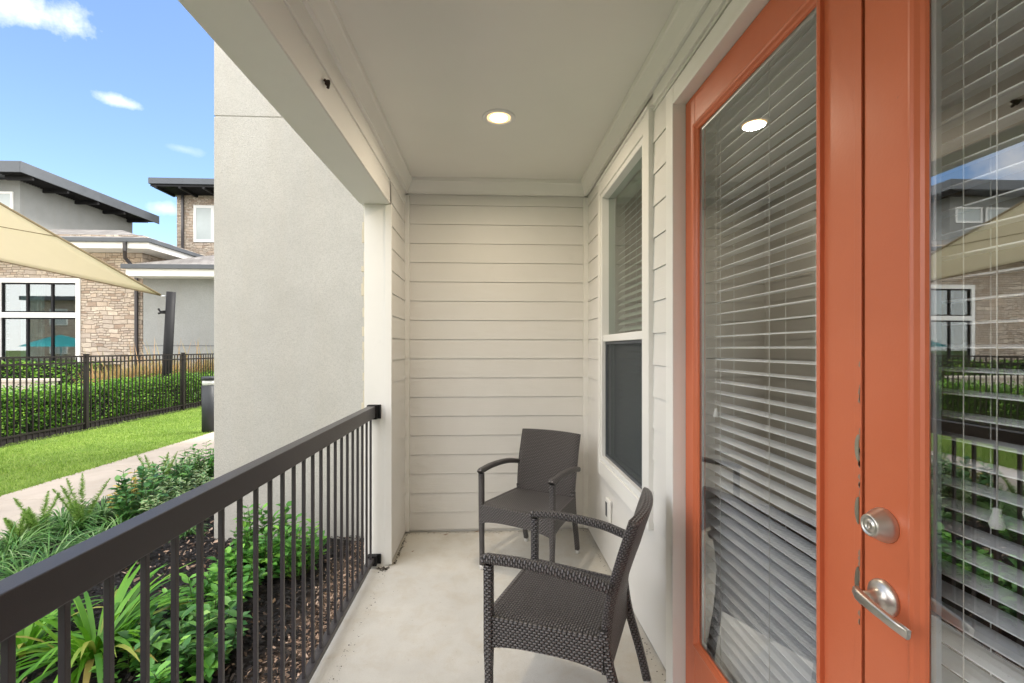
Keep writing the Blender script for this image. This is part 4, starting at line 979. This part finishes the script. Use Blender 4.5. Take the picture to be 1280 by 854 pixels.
# stone wall with the window opening, and repeated windows farther west
wins = [(xw0, xw1)]
for k in range(1, 4): wins.append((xw0-6.2*k, xw1-6.2*k))
xs = sorted(wins); m = MB(); cur = -44.0
for a, b in xs:
    m.box(cur, a, CY, CY+.4, GZ, ez+.3); m.box(a, b, CY, CY+.4, GZ, zb); m.box(a, b, CY, CY+.4, zt, ez+.3); cur = b
m.box(cur, xc, CY, CY+.4, GZ, ez+.3); m.box(xc-.4, xc, CY+.4, CY+9, GZ, ez+.3)
m.build('stone_wall', M['stone'], cb)
for a, b in wins:
    m = MB(); ft = .14
    m.box(a, a+ft, CY-.05, CY+.15, zb, zt); m.box(b-ft, b, CY-.05, CY+.15, zb, zt); m.box(a+ft, b-ft, CY-.05, CY+.15, zt-ft-.02, zt); m.box(a+ft, b-ft, CY-.05, CY+.15, zb, zb+ft); m.box(a+ft, b-ft, CY-.045, CY+.15, ztr-.09, ztr+.09)
    wf = m.build('window', M['white'], cb)
    m = MB(); W1 = (b-a-2*ft)/3
    for (z0, z1) in ((zb+ft, ztr-.09), (ztr+.09, zt-ft-.02)):
        for k in range(4): xx = a+ft+W1*k; m.box(max(xx-.03, a+ft), min(xx+.03, b-ft), CY+.0, CY+.08, z0, z1)
        m.box(a+ft, b-ft, CY+.001, CY+.079, z0, z0+.05); m.box(a+ft, b-ft, CY+.001, CY+.079, z1-.05, z1)
    m.build('sash', M['black'], wf)
    m = MB(); m.box(a+ft, b-ft, CY+.04, CY+.05, zb+ft, zt-ft); m.build('pane', M['far_glass'], wf)
    m = MB(); K = 24; x0_ = a+ft+.15
    for k in range(K): xa = x0_+.8*k/K; xb_ = x0_+.8*(k+1)/K; m.quad([(xa, CY+.5+.05*math.sin(k*1.6), zb), (xb_, CY+.5+.05*math.sin((k+1)*1.6), zb), (xb_, CY+.5+.05*math.sin((k+1)*1.6), zt), (xa, CY+.5+.05*math.sin(k*1.6), zt)])
    m.build('curtain', M['curtain'], wf)
m = MB(); m.box(-44, xc-.4, CY+5, CY+5.2, GZ, ez); m.box(-44, xc-.4, CY+.4, CY+5, GZ, GZ+.1); m.build('inner_wall', M['dark_room'], cb)
# eave of the main hip roof: gutter, white fascia, soffit
OV = .75; ey = CY-OV; xe = X(186, ey); gz = ZZ(120, 297.5, ey); hips = 8.0
def eave(x0, x1, y0, y1, ztop, name='roof', rise=.33, top=None, inset=3.2, xleft_hip=False):
    m = MB(); m.box(x0, x1, y0, y0+.05, ztop-.34, ztop-.08); m.box(x1-.05, x1, y0+.05, y1, ztop-.34, ztop-.08); m.build('fascia', M['white'], cb)
    m = MB(); m.box(x0, x1-.051, y0+.051, y1, ztop-.345, ztop-.31); m.build('soffit', M['white'], cb)
    m = MB(); m.box(x0, x1+.10, y0-.11, y0-.001, ztop-.14, ztop); m.box(x1+.001, x1+.10, y0-.0, y1, ztop-.14, ztop); m.build('gutter', M['slate_metal'], cb, bevel=.01)
eave(-44, xe, ey, CY+9, gz)
zr = gz+inset if False else gz
m = MB(); rz_, ins = 1.25, 3.9
a = (-44, ey-.05, gz-.02); b = (xe+.06, ey-.05, gz-.02); c = (xe+.06, CY+9, gz-.02); d = (-44, CY+9, gz-.02)
a2 = (-44, ey+ins, gz+rz_); b2 = (xe-ins, ey+ins, gz+rz_); c2 = (xe-ins, CY+9, gz+rz_); d2_ = (-44, CY+9, gz+rz_)
m.quad([a, b, b2, a2]); m.quad([b, c, c2, b2]); m.quad([a2, b2, c2, d2_]); m.build('roof', M['shingle'], cb)
# downspout
m = MB(); dxp = X(171, CY-.08)
m.sweep([(X(156, ey-.05), ey-.05, gz-.10), (X(156, ey-.05), ey-.05, gz-.42), (X(158, CY-.4), CY-.45, gz-.62), (dxp, CY-.10, gz-1.0), (dxp, CY-.10, gz-2.5), (dxp, CY-.10, GZ)], (1, 0, 0), .11, .09, .3, 2, smooth=False); m.build('downspout', M['bronze'], cb)
# grey stucco wing, set a little forward
WY = CY-.55; wx0 = X(179, WY); wy_e = WY-.55; wz = ZZ(220, 331, wy_e); wxe = X(157, wy_e)
sf = ZZ(220, 346, WY)
m = MB(); m.box(wx0, 6, WY, WY+6, GZ, wz-.3); m.build('stucco_wall', M['stucco_far'], cb)
m = MB(); m.box(wx0-.02, 6, WY-.012, WY-.001, 1.55, 1.565); m.build('control_joint', M['slate_metal'], cb)
m = MB(); m.box(wxe, 6, wy_e, wy_e+.05, wz-.38, wz-.08); m.box(wxe, wxe+.05, wy_e+.05, WY+.54, wz-.38, wz-.08); m.build('fascia', M['white'], cb)
m = MB(); m.box(wxe+.051, 6, wy_e+.051, WY+.54, wz-.39, wz-.34); m.build('soffit', M['white'], cb)
m = MB(); m.box(wxe-.09, 6, wy_e-.11, wy_e-.001, wz-.15, wz); m.build('gutter', M['slate_metal'], cb, bevel=.01)
m = MB(); m.quad([(wxe, wy_e-.03, wz-.02), (6, wy_e-.03, wz-.02), (6, wy_e+4.2, wz+1.35), (wxe+1.9, wy_e+4.2, wz+1.35)]); m.quad([(wxe, wy_e-.03, wz-.02), (wxe+1.9, wy_e+4.2, wz+1.35), (wxe, WY+.5, wz-.02)]); m.build('roof', M['shingle'], cb)
# clerestory volume with a projecting louvred flat roof
uY = 20.0; ux = X(25, uY); uy1 = 26.0; rx = -18.5; rtop = ZZ(27, 203, 19.0)
m = MB(); m.box(-44, ux, uY, uy1, gz-.5, rtop-.35); m.build('stucco_wall', M['stucco_far'], cb)
m = MB(); m.box(-45, rx, 18.95, 26.4, rtop-.30, rtop); m.box(-45, rx-.0, 18.9, 18.949, rtop-.42, rtop+.02); m.box(rx+.001, rx+.05, 18.9, 26.45, rtop-.42, rtop+.02); m.build('flat_roof', M['slate_metal'], cb, bevel=.01)
m = MB()
for k in range(60): yy = 19.05+k*.12; m.box(ux-.0, rx-.02, yy, yy+.03, rtop-.40, rtop-.31)
for k in range(5): yy = 19.4+k*1.55; m.box(ux+.001, rx-.02, yy, yy+.10, rtop-.55, rtop-.405)
m.build('louvre', M['black'], cb)
wz0, wz1 = ZZ(10, 262, uY), ZZ(10, 240, uY); ww = X(17, uY)-X(-24, uY)
for k in range(14):
    b = X(17, uY)-k*(ww*1.12)
    if b < -43: break
    m = MB(); a = b-ww; m.box(a, b, uY-.05, uY-.001, wz0, wz0+.09); m.box(a, b, uY-.05, uY-.001, wz1-.09, wz1); m.box(a, a+.09, uY-.05, uY-.001, wz0+.09, wz1-.09); m.box(b-.09, b, uY-.05, uY-.001, wz0+.09, wz1-.09)
    wf = m.build('window', M['white'], cb); m = MB(); m.box(a+.09, b-.09, uY-.02, uY-.0005, wz0+.09, wz1-.09); m.build('pane', paint('window_blind_grey', (.45, .5, .5), .3, .05, 0, 10) if k == 0 else bpy.data.materials['window_blind_grey'], wf)

# ------------------------------------------------------------ the stone building behind
SY = 28.0; sb = thing('stone_building', 'taller stone building with flat louvred roof behind the clubhouse', 'building', (X(260, SY), SY, GZ))
sx0 = X(221, SY); stp = ZZ(240, 236, SY)
m = MB(); m.box(sx0, 6, SY, SY+6, GZ, stp+.1); m.build('stone_wall', M['stone'], sb)
fr0 = X(185, SY-1.6); ft_ = ZZ(230, 222.5, SY-1.6); fb_ = ZZ(230, 230, SY-1.6)
m = MB(); m.box(fr0, 6, SY-1.6, SY+6, fb_, ft_); m.build('flat_roof', M['slate_metal'], sb, bevel=.01)
m = MB()
for k in range(12): m.box(fr0+.05, 6, SY-1.5+k*.13, SY-1.46+k*.13, fb_-.12, fb_-.01)
for k in range(8): m.box(fr0+.3+k*1.3, fr0+.42+k*1.3, SY-1.55, SY-.01, fb_-.24, fb_-.121)
m.build('louvre', M['black'], sb)
m = MB(); dx_ = X(228.5, SY-.07); m.sweep([(dx_, SY-.09, stp-.1), (dx_, SY-.09, 3)], (1, 0, 0), .14, .1, .3, 2, smooth=False); m.build('downspout', M['bronze'], sb)
for k in range(3):
    a = X(242.5, SY)+k*3.4; b = a+X(268, SY)-X(242.5, SY); z0, z1 = ZZ(250, 303, SY), ZZ(250, 257, SY); m = MB()
    m.box(a, a+.16, SY-.06, SY-.001, z0, z1); m.box(b-.16, b, SY-.06, SY-.001, z0, z1); m.box(a+.16, b-.16, SY-.06, SY-.001, z0, z0+.16); m.box(a+.16, b-.16, SY-.06, SY-.001, z1-.16, z1)
    wf = m.build('window', M['white'], sb); m = MB(); m.box(a+.16, b-.16, SY-.03, SY-.0005, z0+.16, z1-.16); m.build('pane', bpy.data.materials['window_blind_grey'], wf)

# ------------------------------------------------------------ the block on the other side, seen mirrored in the windows
ob = thing('apartment_block', 'long stone faced apartment block behind the camera, mirrored in the clubhouse windows', 'building', (-22, -16, GZ))
m = MB(); m.box(-48, -7, -24, -16, GZ, 6.5); m.build('stone_wall', M['stone'], ob)
m = MB(); m.box(-48.5, -6.5, -24.5, -15.4, 6.5, 6.9); m.build('flat_roof', M['slate_metal'], ob)
for k in range(9):
    x0 = -46+k*4.3
    for z0 in (.9, 3.9):
        m = MB(); m.box(x0, x0+1.8, -15.99, -15.93, z0, z0+1.7); wf = m.build('window', M['white'], ob); m = MB(); m.box(x0+.1, x0+1.7, -15.929, -15.92, z0+.1, z0+1.6); m.build('pane', bpy.data.materials['window_blind_grey'], wf)
